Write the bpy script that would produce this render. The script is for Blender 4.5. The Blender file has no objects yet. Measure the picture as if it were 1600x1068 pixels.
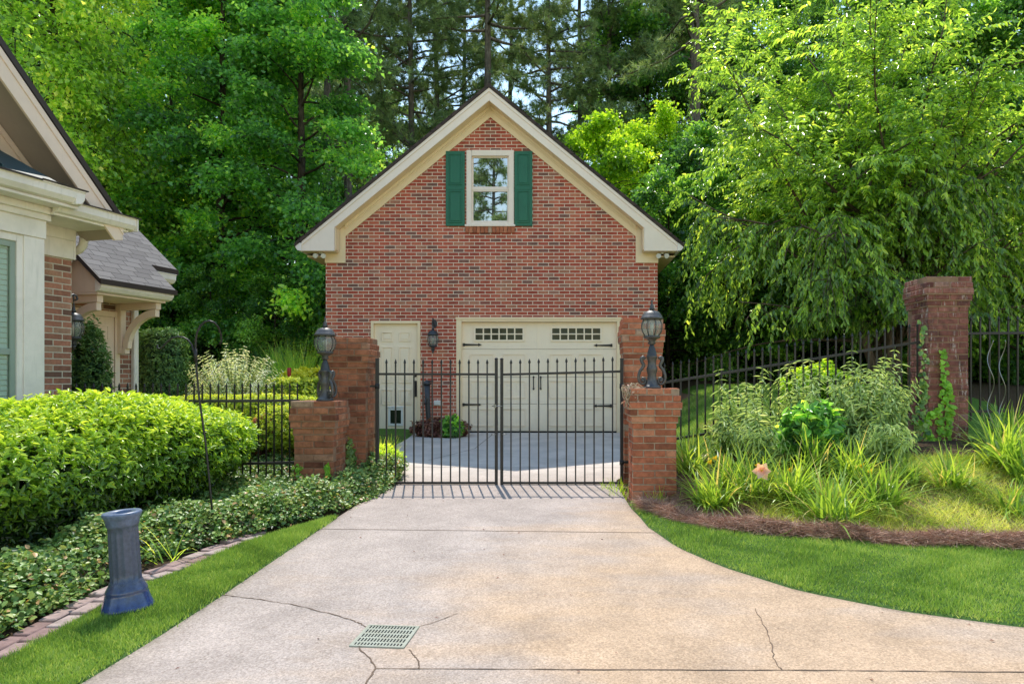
import bpy, bmesh, math, random
import numpy as np
from mathutils import Vector, Matrix
random.seed(7)
RNG = np.random.default_rng(11)
SC = bpy.context.scene
COL = SC.collection
PI = math.pi
R = math.radians

# ------------------------------------------------------------------ camera model (24 mm lens with shift, level)
F, CX, CY, EYE = 1067.0, 870.0, 595.0, 1.45
def zb(y):
    """height of the driveway, which climbs towards the garage"""
    return float(np.interp(y, [-30, 0, 3.8, 6, 8.34, 10.5, 13.3, 20, 60], [-.30, -.05, .02, .12, .185, .30, .455, .62, 3.0]))
def P(px, py, d):
    return Vector(((px - CX) / F * d, d, EYE + (CY - py) / F * d))
def gp(px, py):
    """point of the driveway surface seen at a spot of the photograph (used to survey the outlines)"""
    d = 6.0
    for _ in range(40):
        d = .5 * d + .5 * F * (EYE - zb(d)) / (py - CY)
    return ((px - CX) / F * d, d)

# ------------------------------------------------------------------ node helpers
def new_mat(name):
    m = bpy.data.materials.new(name); m.use_nodes = True
    nt = m.node_tree; nt.nodes.clear()
    out = nt.nodes.new('ShaderNodeOutputMaterial')
    return m, nt, out
def N(nt, t, **kw):
    n = nt.nodes.new(t)
    for k, v in kw.items():
        if k.startswith('i_'):
            key = k[2:]
            key = int(key) if key.isdigit() else key.replace('_', ' ')
            n.inputs[key].default_value = v
        else: setattr(n, k, v)
    return n
def L(nt, a, b): nt.links.new(a, b)
def ramp(nt, stops, interp='LINEAR'):
    n = nt.nodes.new('ShaderNodeValToRGB'); cr = n.color_ramp; cr.interpolation = interp
    while len(cr.elements) < len(stops): cr.elements.new(.5)
    for e, (p, c) in zip(cr.elements, stops):
        e.position = p; e.color = (c[0], c[1], c[2], 1)
    return n
def noise(nt, vec, scale, detail=6, rough=.6, **kw):
    n = N(nt, 'ShaderNodeTexNoise'); n.inputs['Scale'].default_value = scale
    n.inputs['Detail'].default_value = detail; n.inputs['Roughness'].default_value = rough
    if vec is not None: L(nt, vec, n.inputs['Vector'])
    return n
def mixc(nt, fac, a, b, mode='MIX'):
    n = nt.nodes.new('ShaderNodeMix'); n.data_type = 'RGBA'; n.blend_type = mode
    def put(s, v):
        if isinstance(v, (tuple, list)): s.default_value = (v[0], v[1], v[2], 1)
        elif isinstance(v, (int, float)): s.default_value = v
        else: L(nt, v, s)
    put(n.inputs[0], fac); put(n.inputs[6], a); put(n.inputs[7], b)
    return n.outputs[2]
def bumpn(nt, h, strength, dist=.01):
    b = N(nt, 'ShaderNodeBump'); b.inputs['Strength'].default_value = strength; b.inputs['Distance'].default_value = dist
    L(nt, h, b.inputs['Height']); return b.outputs[0]

def paint(name, col, rough=.5, dirt=.25, dirtcol=None, spec=.4, scale=6, metallic=0, bump=.15, coat=0, fine=120):
    """painted or bare surface with soiling and a fine uneven skin"""
    m, nt, out = new_mat(name)
    tc = N(nt, 'ShaderNodeTexCoord')
    n1 = noise(nt, tc.outputs['Object'], scale, 8, .65)
    mp = N(nt, 'ShaderNodeMapping'); mp.inputs['Scale'].default_value = (9, 9, 1.2); L(nt, tc.outputs['Object'], mp.inputs[0])
    n2 = noise(nt, mp.outputs[0], 3, 6, .6)
    r1 = ramp(nt, [(.42, (0, 0, 0)), (.72, (1, 1, 1))]); L(nt, n1.outputs[0], r1.inputs[0])
    r2 = ramp(nt, [(.5, (0, 0, 0)), (.8, (1, 1, 1))]); L(nt, n2.outputs[0], r2.inputs[0])
    mx = N(nt, 'ShaderNodeMath', operation='MAXIMUM'); L(nt, r1.outputs[0], mx.inputs[0]); L(nt, r2.outputs[0], mx.inputs[1])
    ml = N(nt, 'ShaderNodeMath', operation='MULTIPLY', i_1=dirt); L(nt, mx.outputs[0], ml.inputs[0])
    dc = dirtcol or tuple(c * .45 for c in col)
    c = mixc(nt, ml.outputs[0], col, dc)
    p = N(nt, 'ShaderNodeBsdfPrincipled'); L(nt, c, p.inputs['Base Color'])
    p.inputs['Roughness'].default_value = rough; p.inputs['Metallic'].default_value = metallic
    p.inputs['Specular IOR Level'].default_value = spec; p.inputs['Coat Weight'].default_value = coat
    n3 = noise(nt, tc.outputs['Object'], fine, 3)
    if bump: L(nt, bumpn(nt, n3.outputs[0], bump, .004), p.inputs['Normal'])
    L(nt, p.outputs[0], out.inputs[0]); return m

def leaf_mat(name, cols, transl=.42, rough=.45, spec=.35, tmul=1.6):
    m, nt, out = new_mat(name)
    a = N(nt, 'ShaderNodeAttribute'); a.attribute_name = 'tint'
    k = len(cols); rp = ramp(nt, [(i / (k - 1), c) for i, c in enumerate(cols)]); L(nt, a.outputs['Fac'], rp.inputs[0])
    p = N(nt, 'ShaderNodeBsdfPrincipled'); L(nt, rp.outputs[0], p.inputs['Base Color'])
    p.inputs['Roughness'].default_value = rough; p.inputs['Specular IOR Level'].default_value = spec
    t = N(nt, 'ShaderNodeBsdfTranslucent')
    tcol = mixc(nt, 1.0, rp.outputs[0], (tmul * 1.12, tmul * 1.0, tmul * .55), 'MULTIPLY'); L(nt, tcol, t.inputs[0])
    mx = N(nt, 'ShaderNodeMixShader'); mx.inputs[0].default_value = transl
    L(nt, p.outputs[0], mx.inputs[1]); L(nt, t.outputs[0], mx.inputs[2]); L(nt, mx.outputs[0], out.inputs[0])
    return m

def tint_mat(name, stops, rough=.85, nscale=25, namt=.35, bump=.5, streak=None, stain=None, spec=.2):
    """colour per piece from the tint attribute, broken up by noise"""
    m, nt, out = new_mat(name)
    a = N(nt, 'ShaderNodeAttribute'); a.attribute_name = 'tint'
    rp = ramp(nt, stops); L(nt, a.outputs['Fac'], rp.inputs[0])
    tc = N(nt, 'ShaderNodeTexCoord')
    n1 = noise(nt, tc.outputs['Object'], nscale, 8, .7)
    r1 = ramp(nt, [(.3, (1 - namt,) * 3), (.7, (1 + namt * .4,) * 3)]); L(nt, n1.outputs[0], r1.inputs[0])
    c = mixc(nt, 1.0, rp.outputs[0], r1.outputs[0], 'MULTIPLY')
    if stain:
        n2 = noise(nt, tc.outputs['Object'], stain[0], 6, .65)
        r2 = ramp(nt, [(stain[1], (0, 0, 0)), (stain[1] + .2, (1, 1, 1))]); L(nt, n2.outputs[0], r2.inputs[0])
        ms = N(nt, 'ShaderNodeMath', operation='MULTIPLY', i_1=stain[3]); L(nt, r2.outputs[0], ms.inputs[0])
        c = mixc(nt, ms.outputs[0], c, stain[2])
    if streak:
        mp = N(nt, 'ShaderNodeMapping'); mp.inputs['Scale'].default_value = (1, 1, .16); L(nt, tc.outputs['Object'], mp.inputs[0])
        n3 = noise(nt, mp.outputs[0], streak[0], 6, .7)
        r3 = ramp(nt, [(streak[1], (0, 0, 0)), (streak[1] + .12, (1, 1, 1))]); L(nt, n3.outputs[0], r3.inputs[0])
        ms = N(nt, 'ShaderNodeMath', operation='MULTIPLY', i_1=streak[3]); L(nt, r3.outputs[0], ms.inputs[0])
        c = mixc(nt, ms.outputs[0], c, streak[2])
    p = N(nt, 'ShaderNodeBsdfPrincipled'); L(nt, c, p.inputs['Base Color']); p.inputs['Roughness'].default_value = rough
    p.inputs['Specular IOR Level'].default_value = spec
    n4 = noise(nt, tc.outputs['Object'], 180, 5, .7)
    L(nt, bumpn(nt, n4.outputs[0], bump, .004), p.inputs['Normal'])
    L(nt, p.outputs[0], out.inputs[0]); return m

def brick_wall_mat(name, stops, mortar, bw=.206, rh=.0677, dark=1.0):
    m, nt, out = new_mat(name)
    uv = N(nt, 'ShaderNodeUVMap'); uv.uv_map = 'UVMap'
    nz = noise(nt, uv.outputs[0], 9, 4)
    # slightly wandering courses
    dv = N(nt, 'ShaderNodeVectorMath', operation='SCALE'); dv.inputs[3].default_value = .006; L(nt, nz.outputs[1], dv.inputs[0])
    av = N(nt, 'ShaderNodeVectorMath', operation='ADD'); L(nt, uv.outputs[0], av.inputs[0]); L(nt, dv.outputs[0], av.inputs[1])
    b = N(nt, 'ShaderNodeTexBrick'); b.offset = .5; b.squash = 1
    L(nt, av.outputs[0], b.inputs['Vector'])
    for k, v in dict(Scale=1.0).items(): b.inputs[k].default_value = v
    b.inputs['Mortar Size'].default_value = .0062; b.inputs['Mortar Smooth'].default_value = .12; b.inputs['Bias'].default_value = 0
    b.inputs['Brick Width'].default_value = bw; b.inputs['Row Height'].default_value = rh
    b.inputs['Color1'].default_value = (0, 0, 0, 1); b.inputs['Color2'].default_value = (1, 1, 1, 1); b.inputs['Mortar'].default_value = (.5, .5, .5, 1)
    rp = ramp(nt, stops, 'LINEAR'); L(nt, b.outputs['Color'], rp.inputs[0])
    n1 = noise(nt, uv.outputs[0], 28, 8, .7)
    r1 = ramp(nt, [(.3, (.72,) * 3), (.7, (1.15,) * 3)]); L(nt, n1.outputs[0], r1.inputs[0])
    c = mixc(nt, 1, rp.outputs[0], r1.outputs[0], 'MULTIPLY')
    n2 = noise(nt, uv.outputs[0], .7, 5, .6)
    r2 = ramp(nt, [(.3, (.86,) * 3), (.7, (1.1,) * 3)]); L(nt, n2.outputs[0], r2.inputs[0])
    c = mixc(nt, 1, c, r2.outputs[0], 'MULTIPLY')
    mp = N(nt, 'ShaderNodeMapping'); mp.inputs['Scale'].default_value = (2.2, .25, 1); L(nt, uv.outputs[0], mp.inputs[0]); n7 = noise(nt, mp.outputs[0], 1.5, 7, .65)
    r7 = ramp(nt, [(.35, (.8,) * 3), (.6, (1.06,) * 3)]); L(nt, n7.outputs[0], r7.inputs[0]); c = mixc(nt, 1, c, r7.outputs[0], 'MULTIPLY')
    nm = noise(nt, uv.outputs[0], 60, 4)
    rm = ramp(nt, [(.3, tuple(x * .75 for x in mortar)), (.7, mortar)]); L(nt, nm.outputs[0], rm.inputs[0])
    c = mixc(nt, b.outputs['Fac'], c, rm.outputs[0])
    # lime bloom in patches
    n5 = noise(nt, uv.outputs[0], 2.3, 9, .75)
    r5 = ramp(nt, [(.66, (0, 0, 0)), (.8, (.35,) * 3)]); L(nt, n5.outputs[0], r5.inputs[0])
    c = mixc(nt, r5.outputs[0], c, mortar)
    p = N(nt, 'ShaderNodeBsdfPrincipled'); L(nt, c, p.inputs['Base Color']); p.inputs['Roughness'].default_value = .9
    p.inputs['Specular IOR Level'].default_value = .2
    inv = N(nt, 'ShaderNodeMath', operation='SUBTRACT', i_0=1.0); L(nt, b.outputs['Fac'], inv.inputs[1])
    mu = N(nt, 'ShaderNodeMath', operation='MULTIPLY_ADD', i_1=.25); L(nt, n1.outputs[0], mu.inputs[0]); L(nt, inv.outputs[0], mu.inputs[2])
    L(nt, bumpn(nt, mu.outputs[0], .8, .008), p.inputs['Normal'])
    L(nt, p.outputs[0], out.inputs[0]); return m

def shingle_mat(name, c1, c2, bw=.3, rh=.14):
    m, nt, out = new_mat(name)
    uv = N(nt, 'ShaderNodeUVMap'); uv.uv_map = 'UVMap'
    b = N(nt, 'ShaderNodeTexBrick'); b.offset = .37; b.offset_frequency = 2
    L(nt, uv.outputs[0], b.inputs['Vector']); b.inputs['Scale'].default_value = 1
    b.inputs['Mortar Size'].default_value = .006; b.inputs['Mortar Smooth'].default_value = .3
    b.inputs['Brick Width'].default_value = bw; b.inputs['Row Height'].default_value = rh
    b.inputs['Color1'].default_value = (*c1, 1); b.inputs['Color2'].default_value = (*c2, 1); b.inputs['Mortar'].default_value = (c1[0] * .3, c1[1] * .3, c1[2] * .3, 1)
    n1 = noise(nt, uv.outputs[0], 160, 3, .7); r1 = ramp(nt, [(.3, (.6,) * 3), (.7, (1.3,) * 3)]); L(nt, n1.outputs[0], r1.inputs[0])
    c = mixc(nt, 1, b.outputs['Color'], r1.outputs[0], 'MULTIPLY')
    p = N(nt, 'ShaderNodeBsdfPrincipled'); L(nt, c, p.inputs['Base Color']); p.inputs['Roughness'].default_value = .9
    inv = N(nt, 'ShaderNodeMath', operation='SUBTRACT', i_0=1.0); L(nt, b.outputs['Fac'], inv.inputs[1])
    L(nt, bumpn(nt, inv.outputs[0], .8, .012), p.inputs['Normal'])
    L(nt, p.outputs[0], out.inputs[0]); return m

def glass_mat(name, base=(.01, .012, .012), rough=.03, spec=.9, thru=0.0, tint=(.9, .95, .92), wav=0, ior=1.5):
    m, nt, out = new_mat(name)
    p = N(nt, 'ShaderNodeBsdfPrincipled'); p.inputs['Base Color'].default_value = (*base, 1)
    p.inputs['Roughness'].default_value = rough; p.inputs['Specular IOR Level'].default_value = spec; p.inputs['IOR'].default_value = ior
    if wav:
        tc = N(nt, 'ShaderNodeTexCoord'); nn = noise(nt, tc.outputs['Object'], wav, 2); L(nt, bumpn(nt, nn.outputs[0], .25, .02), p.inputs['Normal'])
    if thru:
        t = N(nt, 'ShaderNodeBsdfTransparent'); t.inputs[0].default_value = (*tint, 1)
        mx = N(nt, 'ShaderNodeMixShader'); mx.inputs[0].default_value = thru
        L(nt, p.outputs[0], mx.inputs[1]); L(nt, t.outputs[0], mx.inputs[2]); L(nt, mx.outputs[0], out.inputs[0])
    else: L(nt, p.outputs[0], out.inputs[0])
    return m

def concrete_mat(name):
    m, nt, out = new_mat(name)
    tc = N(nt, 'ShaderNodeTexCoord'); ob = tc.outputs['Object']
    n1 = noise(nt, ob, .42, 5, .55); n2 = noise(nt, ob, 2.2, 7, .65); n3 = noise(nt, ob, 85, 5, .85); n4 = noise(nt, ob, 22, 8, .8)
    mp = N(nt, 'ShaderNodeMapping'); mp.inputs['Scale'].default_value = (.5, 1.6, 1); L(nt, ob, mp.inputs[0]); n5 = noise(nt, mp.outputs[0], 1.6, 6, .6)
    sx = N(nt, 'ShaderNodeSeparateXYZ'); L(nt, ob, sx.inputs[0])
    grey = (.425, .36, .325); tan = (.5, .355, .24); dark = (.29, .225, .18)
    # rusty clay wash, strongest right of the middle and near the camera
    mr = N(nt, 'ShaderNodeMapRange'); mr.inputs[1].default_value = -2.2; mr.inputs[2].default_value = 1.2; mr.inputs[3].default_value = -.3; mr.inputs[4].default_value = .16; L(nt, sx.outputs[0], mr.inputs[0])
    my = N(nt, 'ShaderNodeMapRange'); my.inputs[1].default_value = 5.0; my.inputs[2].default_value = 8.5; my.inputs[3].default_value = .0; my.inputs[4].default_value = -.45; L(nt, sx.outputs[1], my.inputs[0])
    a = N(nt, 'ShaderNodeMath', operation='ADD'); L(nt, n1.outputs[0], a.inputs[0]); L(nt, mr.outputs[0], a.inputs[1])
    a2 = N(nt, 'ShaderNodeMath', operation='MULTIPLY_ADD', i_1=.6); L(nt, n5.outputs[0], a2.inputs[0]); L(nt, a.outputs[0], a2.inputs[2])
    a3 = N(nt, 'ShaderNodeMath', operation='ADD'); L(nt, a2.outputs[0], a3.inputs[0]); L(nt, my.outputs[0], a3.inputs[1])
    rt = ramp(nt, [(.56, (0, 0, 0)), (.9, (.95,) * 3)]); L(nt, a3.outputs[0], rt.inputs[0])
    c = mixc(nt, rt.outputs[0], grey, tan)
    r2 = ramp(nt, [(.3, (.8,) * 3), (.7, (1.15,) * 3)]); L(nt, n2.outputs[0], r2.inputs[0]); c = mixc(nt, 1, c, r2.outputs[0], 'MULTIPLY')
    r4 = ramp(nt, [(.5, (0, 0, 0)), (.75, (.3,) * 3)]); L(nt, n4.outputs[0], r4.inputs[0]); c = mixc(nt, r4.outputs[0], c, dark)
    r3 = ramp(nt, [(.3, (.55,) * 3), (.5, (1,) * 3), (.72, (1.4,) * 3)]); L(nt, n3.outputs[0], r3.inputs[0]); c = mixc(nt, 1, c, r3.outputs[0], 'MULTIPLY')
    # exposed aggregate
    vo = N(nt, 'ShaderNodeTexVoronoi'); vo.inputs['Scale'].default_value = 95; L(nt, ob, vo.inputs['Vector'])
    rv = ramp(nt, [(0, (.72, .66, .6)), (.5, (1, .98, .95)), (1, (1.3, 1.25, 1.18))]); L(nt, vo.outputs['Color'], rv.inputs[0])
    c = mixc(nt, .7, c, rv.outputs[0], 'MULTIPLY')
    mc = N(nt, 'ShaderNodeMapRange'); mc.inputs[1].default_value = 8.2; mc.inputs[2].default_value = 9.6; mc.inputs[3].default_value = 0; mc.inputs[4].default_value = .75; L(nt, sx.outputs[1], mc.inputs[0])  # court concrete is paler, and its colour also lifts the shade there
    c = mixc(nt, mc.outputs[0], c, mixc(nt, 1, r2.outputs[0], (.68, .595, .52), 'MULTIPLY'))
    p = N(nt, 'ShaderNodeBsdfPrincipled'); L(nt, c, p.inputs['Base Color']); p.inputs['Roughness'].default_value = .92; p.inputs['Specular IOR Level'].default_value = .15
    hb = N(nt, 'ShaderNodeMath', operation='MULTIPLY_ADD', i_1=.5); L(nt, vo.outputs['Distance'], hb.inputs[0]); L(nt, n3.outputs[0], hb.inputs[2])
    L(nt, bumpn(nt, hb.outputs[0], .55, .004), p.inputs['Normal']); L(nt, p.outputs[0], out.inputs[0]); return m

def ground_mat(name):
    """soil, straw, turf and leaf litter chosen by painted vertex weights"""
    m, nt, out = new_mat(name)
    tc = N(nt, 'ShaderNodeTexCoord'); ob = tc.outputs['Object']
    n1 = noise(nt, ob, 3, 8, .7); n2 = noise(nt, ob, 40, 6, .75)
    rs = ramp(nt, [(.3, (.035, .024, .015)), (.55, (.10, .065, .04)), (.75, (.2, .13, .085))]); L(nt, n2.outputs[0], rs.inputs[0])
    rg = ramp(nt, [(.3, (.05, .10, .02)), (.5, (.11, .21, .035)), (.75, (.17, .29, .055))]); L(nt, n2.outputs[0], rg.inputs[0])
    rw = ramp(nt, [(.3, (.14, .075, .05)), (.5, (.34, .2, .135)), (.75, (.5, .33, .24))]); L(nt, n2.outputs[0], rw.inputs[0])
    rl = ramp(nt, [(.3, (.08, .11, .02)), (.5, (.2, .26, .05)), (.75, (.36, .38, .12))]); L(nt, n2.outputs[0], rl.inputs[0])
    def at(nm):
        a = N(nt, 'ShaderNodeAttribute'); a.attribute_name = nm
        ad = N(nt, 'ShaderNodeMath', operation='MULTIPLY_ADD', i_1=.9); L(nt, n1.outputs[0], ad.inputs[0]); L(nt, a.outputs['Fac'], ad.inputs[2])
        r_ = ramp(nt, [(.78, (0, 0, 0)), (1.0, (1, 1, 1))]); L(nt, ad.outputs[0], r_.inputs[0]); return r_.outputs[0]
    c = mixc(nt, at('turf'), rs.outputs[0], rg.outputs[0])
    c = mixc(nt, at('straw'), c, rw.outputs[0])
    c = mixc(nt, at('lowgrass'), c, rl.outputs[0])
    p = N(nt, 'ShaderNodeBsdfPrincipled'); L(nt, c, p.inputs['Base Color']); p.inputs['Roughness'].default_value = .95; p.inputs['Specular IOR Level'].default_value = .1
    L(nt, bumpn(nt, n2.outputs[0], .9, .03), p.inputs['Normal']); L(nt, p.outputs[0], out.inputs[0]); return m

def bark_mat(name, c1, c2, sc=18):
    m, nt, out = new_mat(name)
    tc = N(nt, 'ShaderNodeTexCoord'); mp = N(nt, 'ShaderNodeMapping'); mp.inputs['Scale'].default_value = (1, 1, .22); L(nt, tc.outputs['Object'], mp.inputs[0])
    n1 = noise(nt, mp.outputs[0], sc, 8, .75); n2 = noise(nt, tc.outputs['Object'], 2.5, 5)
    rp = ramp(nt, [(.35, c1), (.68, c2)]); L(nt, n1.outputs[0], rp.inputs[0])
    r2 = ramp(nt, [(.3, (.6,) * 3), (.7, (1.25,) * 3)]); L(nt, n2.outputs[0], r2.inputs[0])
    c = mixc(nt, 1, rp.outputs[0], r2.outputs[0], 'MULTIPLY')
    p = N(nt, 'ShaderNodeBsdfPrincipled'); L(nt, c, p.inputs['Base Color']); p.inputs['Roughness'].default_value = .95; p.inputs['Specular IOR Level'].default_value = .1
    L(nt, bumpn(nt, n1.outputs[0], 1.0, .03), p.inputs['Normal']); L(nt, p.outputs[0], out.inputs[0]); return m

M = {}
M['brick'] = brick_wall_mat('garage_brick', [(0, (.24, .12, .095)), (.07, (.28, .11, .085)), (.13, (.40, .09, .06)), (.3, (.47, .10, .065)), (.55, (.54, .125, .075)), (.78, (.57, .16, .095)), (.93, (.53, .22, .135)), (1, (.4, .19, .14))], (.97, .80, .64))
M['house_brick'] = brick_wall_mat('house_brick', [(0, (.16, .09, .07)), (.3, (.36, .16, .11)), (.6, (.48, .21, .14)), (1, (.42, .26, .18))], (.66, .57, .47))
M['pillar_brick'] = tint_mat('pillar_brick', [(0, (.22, .08, .045)), (.35, (.42, .14, .075)), (.7, (.55, .19, .10)), (.92, (.58, .26, .15)), (1, (.46, .35, .26))], nscale=16, namt=.4, stain=(5, .6, (.11, .06, .045), .6), bump=.9)
M['pillar_brown'] = tint_mat('pillar_brick_mossy', [(0, (.2, .075, .045)), (.4, (.39, .15, .08)), (.8, (.48, .2, .11)), (1, (.42, .27, .18))], nscale=11, namt=.55, stain=(4, .5, (.11, .07, .04), .6), bump=.9)
M['pillar_red'] = tint_mat('pillar_brick_streaked', [(0, (.17, .065, .055)), (.4, (.27, .10, .08)), (.8, (.34, .14, .11)), (1, (.37, .2, .16))], nscale=14, namt=.45, stain=(6, .5, (.05, .032, .03), .8), streak=(30, .56, (.66, .58, .54), .8), bump=.9)
M['mortar'] = paint('mortar', (.44, .32, .23), rough=.95, dirt=.7, dirtcol=(.16, .10, .065), spec=.1, scale=9, bump=.5)
M['mortar_brown'] = paint('mortar_brown', (.31, .19, .125), rough=.95, dirt=.6, dirtcol=(.15, .09, .06), spec=.1, scale=9, bump=.5)
M['cream'] = paint('cream_trim', (.9, .71, .47), rough=.5, dirt=.14, dirtcol=(.42, .33, .22), scale=2.5)
M['fascia'] = paint('fascia_paint', (.9, .76, .66), rough=.5, dirt=.14, dirtcol=(.42, .35, .27), scale=2.5)
M['door_cream'] = paint('door_cream', (.93, .78, .6), rough=.42, dirt=.12, dirtcol=(.45, .36, .24), scale=2)
M['white'] = paint('white_trim', (.86, .78, .73), rough=.5, dirt=.32, dirtcol=(.33, .32, .27), scale=3)
M['pcream'] = paint('porch_cream', (.83, .65, .53), rough=.5, dirt=.2, dirtcol=(.42, .33, .25), scale=3)
M['siding'] = paint('tan_siding', (.5, .38, .26), rough=.6, dirt=.2, scale=3)
M['soffit'] = paint('taupe_soffit', (.42, .345, .285), rough=.6, dirt=.2, scale=3)
M['shingle'] = shingle_mat('dark_shingle', (.075, .05, .042), (.045, .03, .026))
M['shingle_porch'] = shingle_mat('brown_shingle', (.2, .18, .17), (.13, .115, .11), bw=.25, rh=.115)
M['drip'] = paint('drip_edge', (.045, .03, .025), rough=.6, dirt=.3)
M['green'] = paint('shutter_green', (.012, .14, .08), rough=.42, dirt=.3, dirtcol=(.01, .07, .045), scale=4)
M['seam'] = paint('green_metal_roof', (.02, .05, .055), rough=.4, dirt=.3, scale=3)
M['iron'] = paint('black_iron', (.012, .011, .012), rough=.45, dirt=.4, dirtcol=(.05, .036, .028), spec=.5, scale=30, bump=.4)
M['iron_dark'] = paint('dark_iron', (.012, .012, .013), rough=.5, dirt=.3, dirtcol=(.04, .035, .03), spec=.4, scale=30)
M['lantern'] = paint('lantern_metal', (.07, .07, .075), rough=.45, dirt=.6, dirtcol=(.2, .175, .14), spec=.5, scale=22, metallic=.35, bump=.3)
M['lantern_dark'] = paint('lantern_black', (.03, .034, .042), rough=.42, dirt=.4, dirtcol=(.07, .07, .07), spec=.5, scale=22)
M['lglass'] = glass_mat('lantern_glass', (.4, .43, .42), .06, 1.0, thru=.72, wav=18)
M['pane'] = glass_mat('window_glass', (.012, .016, .016), .01, 1.0, ior=3.2)
M['dpane'] = glass_mat('door_glass', (.02, .028, .016), .06, .22, wav=3)
M['clear'] = glass_mat('clear_glass', (.02, .025, .025), .02, .8, thru=.9)
M['black'] = paint('void_black', (.008, .008, .008), rough=.9, dirt=0, bump=0)
M['blind'] = paint('blind_slats', (.88, .9, .86), rough=.5, dirt=.05)
M['sash_green'] = paint('sash_green', (.30, .36, .31), rough=.5, dirt=.2)
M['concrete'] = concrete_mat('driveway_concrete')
M['joint'] = paint('joint_gap', (.17, .115, .08), rough=.95, dirt=.6, dirtcol=(.06, .042, .03), scale=12)
M['soil'] = ground_mat('ground')
M['paver'] = tint_mat('edging_paver', [(0, (.25, .15, .135)), (.5, (.40, .28, .25)), (1, (.48, .38, .34))], nscale=20, bump=.6, stain=(6, .55, (.12, .10, .07), .5))
M['grate'] = paint('grate_green', (.36, .37, .30), rough=.5, dirt=.45, dirtcol=(.24, .2, .12), scale=14)
M['pvc'] = paint('white_plastic', (.75, .74, .7), rough=.4, dirt=.15)
M['bark'] = bark_mat('bark_brown', (.022, .017, .013), (.12, .095, .07))
M['bark_grey'] = bark_mat('bark_pine', (.055, .045, .038), (.25, .21, .175), 12)
M['bark_cherry'] = bark_mat('bark_cherry', (.055, .038, .03), (.24, .175, .135), 22)
M['stem'] = paint('green_stem', (.12, .17, .05), rough=.6, dirt=.4, scale=20)
M['twig'] = paint('brown_twig', (.09, .06, .04), rough=.8, dirt=.4, scale=20)
M['straw'] = tint_mat('pine_straw', [(0, (.16, .075, .055)), (.5, (.5, .27, .185)), (1, (.8, .57, .42))], nscale=10, bump=0)
G = lambda *c, k=2.0: [tuple(min(.8, v * k) for v in q) for q in c]
M['leaf_gum'] = leaf_mat('leaves_gum', G((.022, .058, .018), (.048, .12, .03), (.085, .18, .034), (.22, .33, .045), k=2.6), .46, rough=.3, spec=.6, tmul=2.5)
M['leaf_light'] = leaf_mat('leaves_light', G((.05, .10, .018), (.12, .21, .03), (.22, .33, .045), (.42, .5, .09), k=1.95), .45, rough=.32, spec=.6, tmul=2.4)
M['leaf_dark'] = leaf_mat('leaves_dark', G((.012, .034, .01), (.028, .075, .016), (.06, .13, .02), (.13, .22, .035), k=2.8), .4, rough=.3, spec=.6, tmul=2.2)
M['leaf_lime'] = leaf_mat('leaves_lime', G((.06, .13, .01), (.15, .27, .015), (.27, .4, .025), (.42, .5, .05), k=1.6), .45, tmul=2.1)
M['leaf_cherry'] = leaf_mat('leaves_cherry', G((.03, .065, .016), (.075, .145, .025), (.18, .29, .04), (.38, .46, .08), k=1.75), .4, rough=.28, spec=.75, tmul=2.3)
M['leaf_pine'] = leaf_mat('needles_pine', G((.028, .05, .022), (.07, .11, .045), (.13, .18, .075), (.2, .25, .11), k=2.3), .25, rough=.6)
M['leaf_hedge'] = leaf_mat('leaves_hedge', G((.016, .04, .01), (.055, .125, .016), (.13, .25, .022), (.25, .39, .03), (.42, .52, .07), k=1.25), .4, rough=.33, spec=.5, tmul=2.0)
M['leaf_ivy'] = leaf_mat('leaves_ivy', G((.016, .036, .012), (.04, .085, .022), (.085, .15, .035), (.16, .22, .06), (.28, .17, .08), k=2.15), .25, rough=.4, spec=.4)
M['leaf_box'] = leaf_mat('leaves_box', G((.05, .09, .01), (.14, .21, .018), (.28, .36, .03), (.42, .45, .06), k=1.8), .35)
M['leaf_yellow'] = leaf_mat('leaves_yellow', G((.12, .15, .01), (.34, .38, .015), (.55, .55, .03), (.7, .65, .08), k=1.6), .35)
M['leaf_yew'] = leaf_mat('leaves_yew', G((.012, .03, .012), (.025, .06, .02), (.05, .1, .03), (.09, .15, .04), k=2.6), .2)
M['leaf_pale'] = leaf_mat('leaves_pale', G((.10, .15, .07), (.24, .3, .16), (.42, .47, .28), (.62, .64, .46), k=2.2), .35)
M['leaf_silver'] = leaf_mat('leaves_silver', G((.05, .085, .03), (.13, .2, .075), (.26, .34, .14), (.42, .48, .25), k=1.8), .38, rough=.5)
M['leaf_lily'] = leaf_mat('leaves_lily', G((.035, .075, .014), (.09, .17, .025), (.2, .31, .04), (.42, .48, .08), (.45, .36, .14), k=1.55), .42, rough=.38, spec=.5)
M['leaf_vine'] = leaf_mat('leaves_vine', G((.06, .14, .02), (.15, .3, .03), (.26, .43, .05), k=1.8), .4)
M['leaf_red'] = leaf_mat('leaves_red', G((.12, .04, .03), (.25, .08, .05), (.35, .3, .12), k=2), .3)
M['leaf_brown'] = leaf_mat('leaves_brown', G((.05, .022, .018), (.11, .045, .035), (.18, .09, .06), k=2), .2)
M['grass'] = leaf_mat('grass_blades', G((.055, .105, .022), (.11, .19, .034), (.175, .27, .052), (.3, .35, .11), k=1.85), .35, rough=.6, spec=.2, tmul=1.3)
M['grass_low'] = leaf_mat('grass_low', G((.12, .17, .02), (.26, .32, .05), (.42, .44, .11), (.55, .5, .22), k=1.7), .4)
M['petal'] = leaf_mat('petals', G((.85, .4, .36), (.9, .6, .52), k=1), .4)
M['bud'] = leaf_mat('buds', G((.6, .42, .03), (.75, .6, .08), k=1), .3)
M['red'] = paint('red_paint', (.42, .035, .03), rough=.4, dirt=.3)
M['steel'] = paint('steel_wire', (.30, .30, .29), rough=.3, dirt=.3, metallic=.8)
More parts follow.
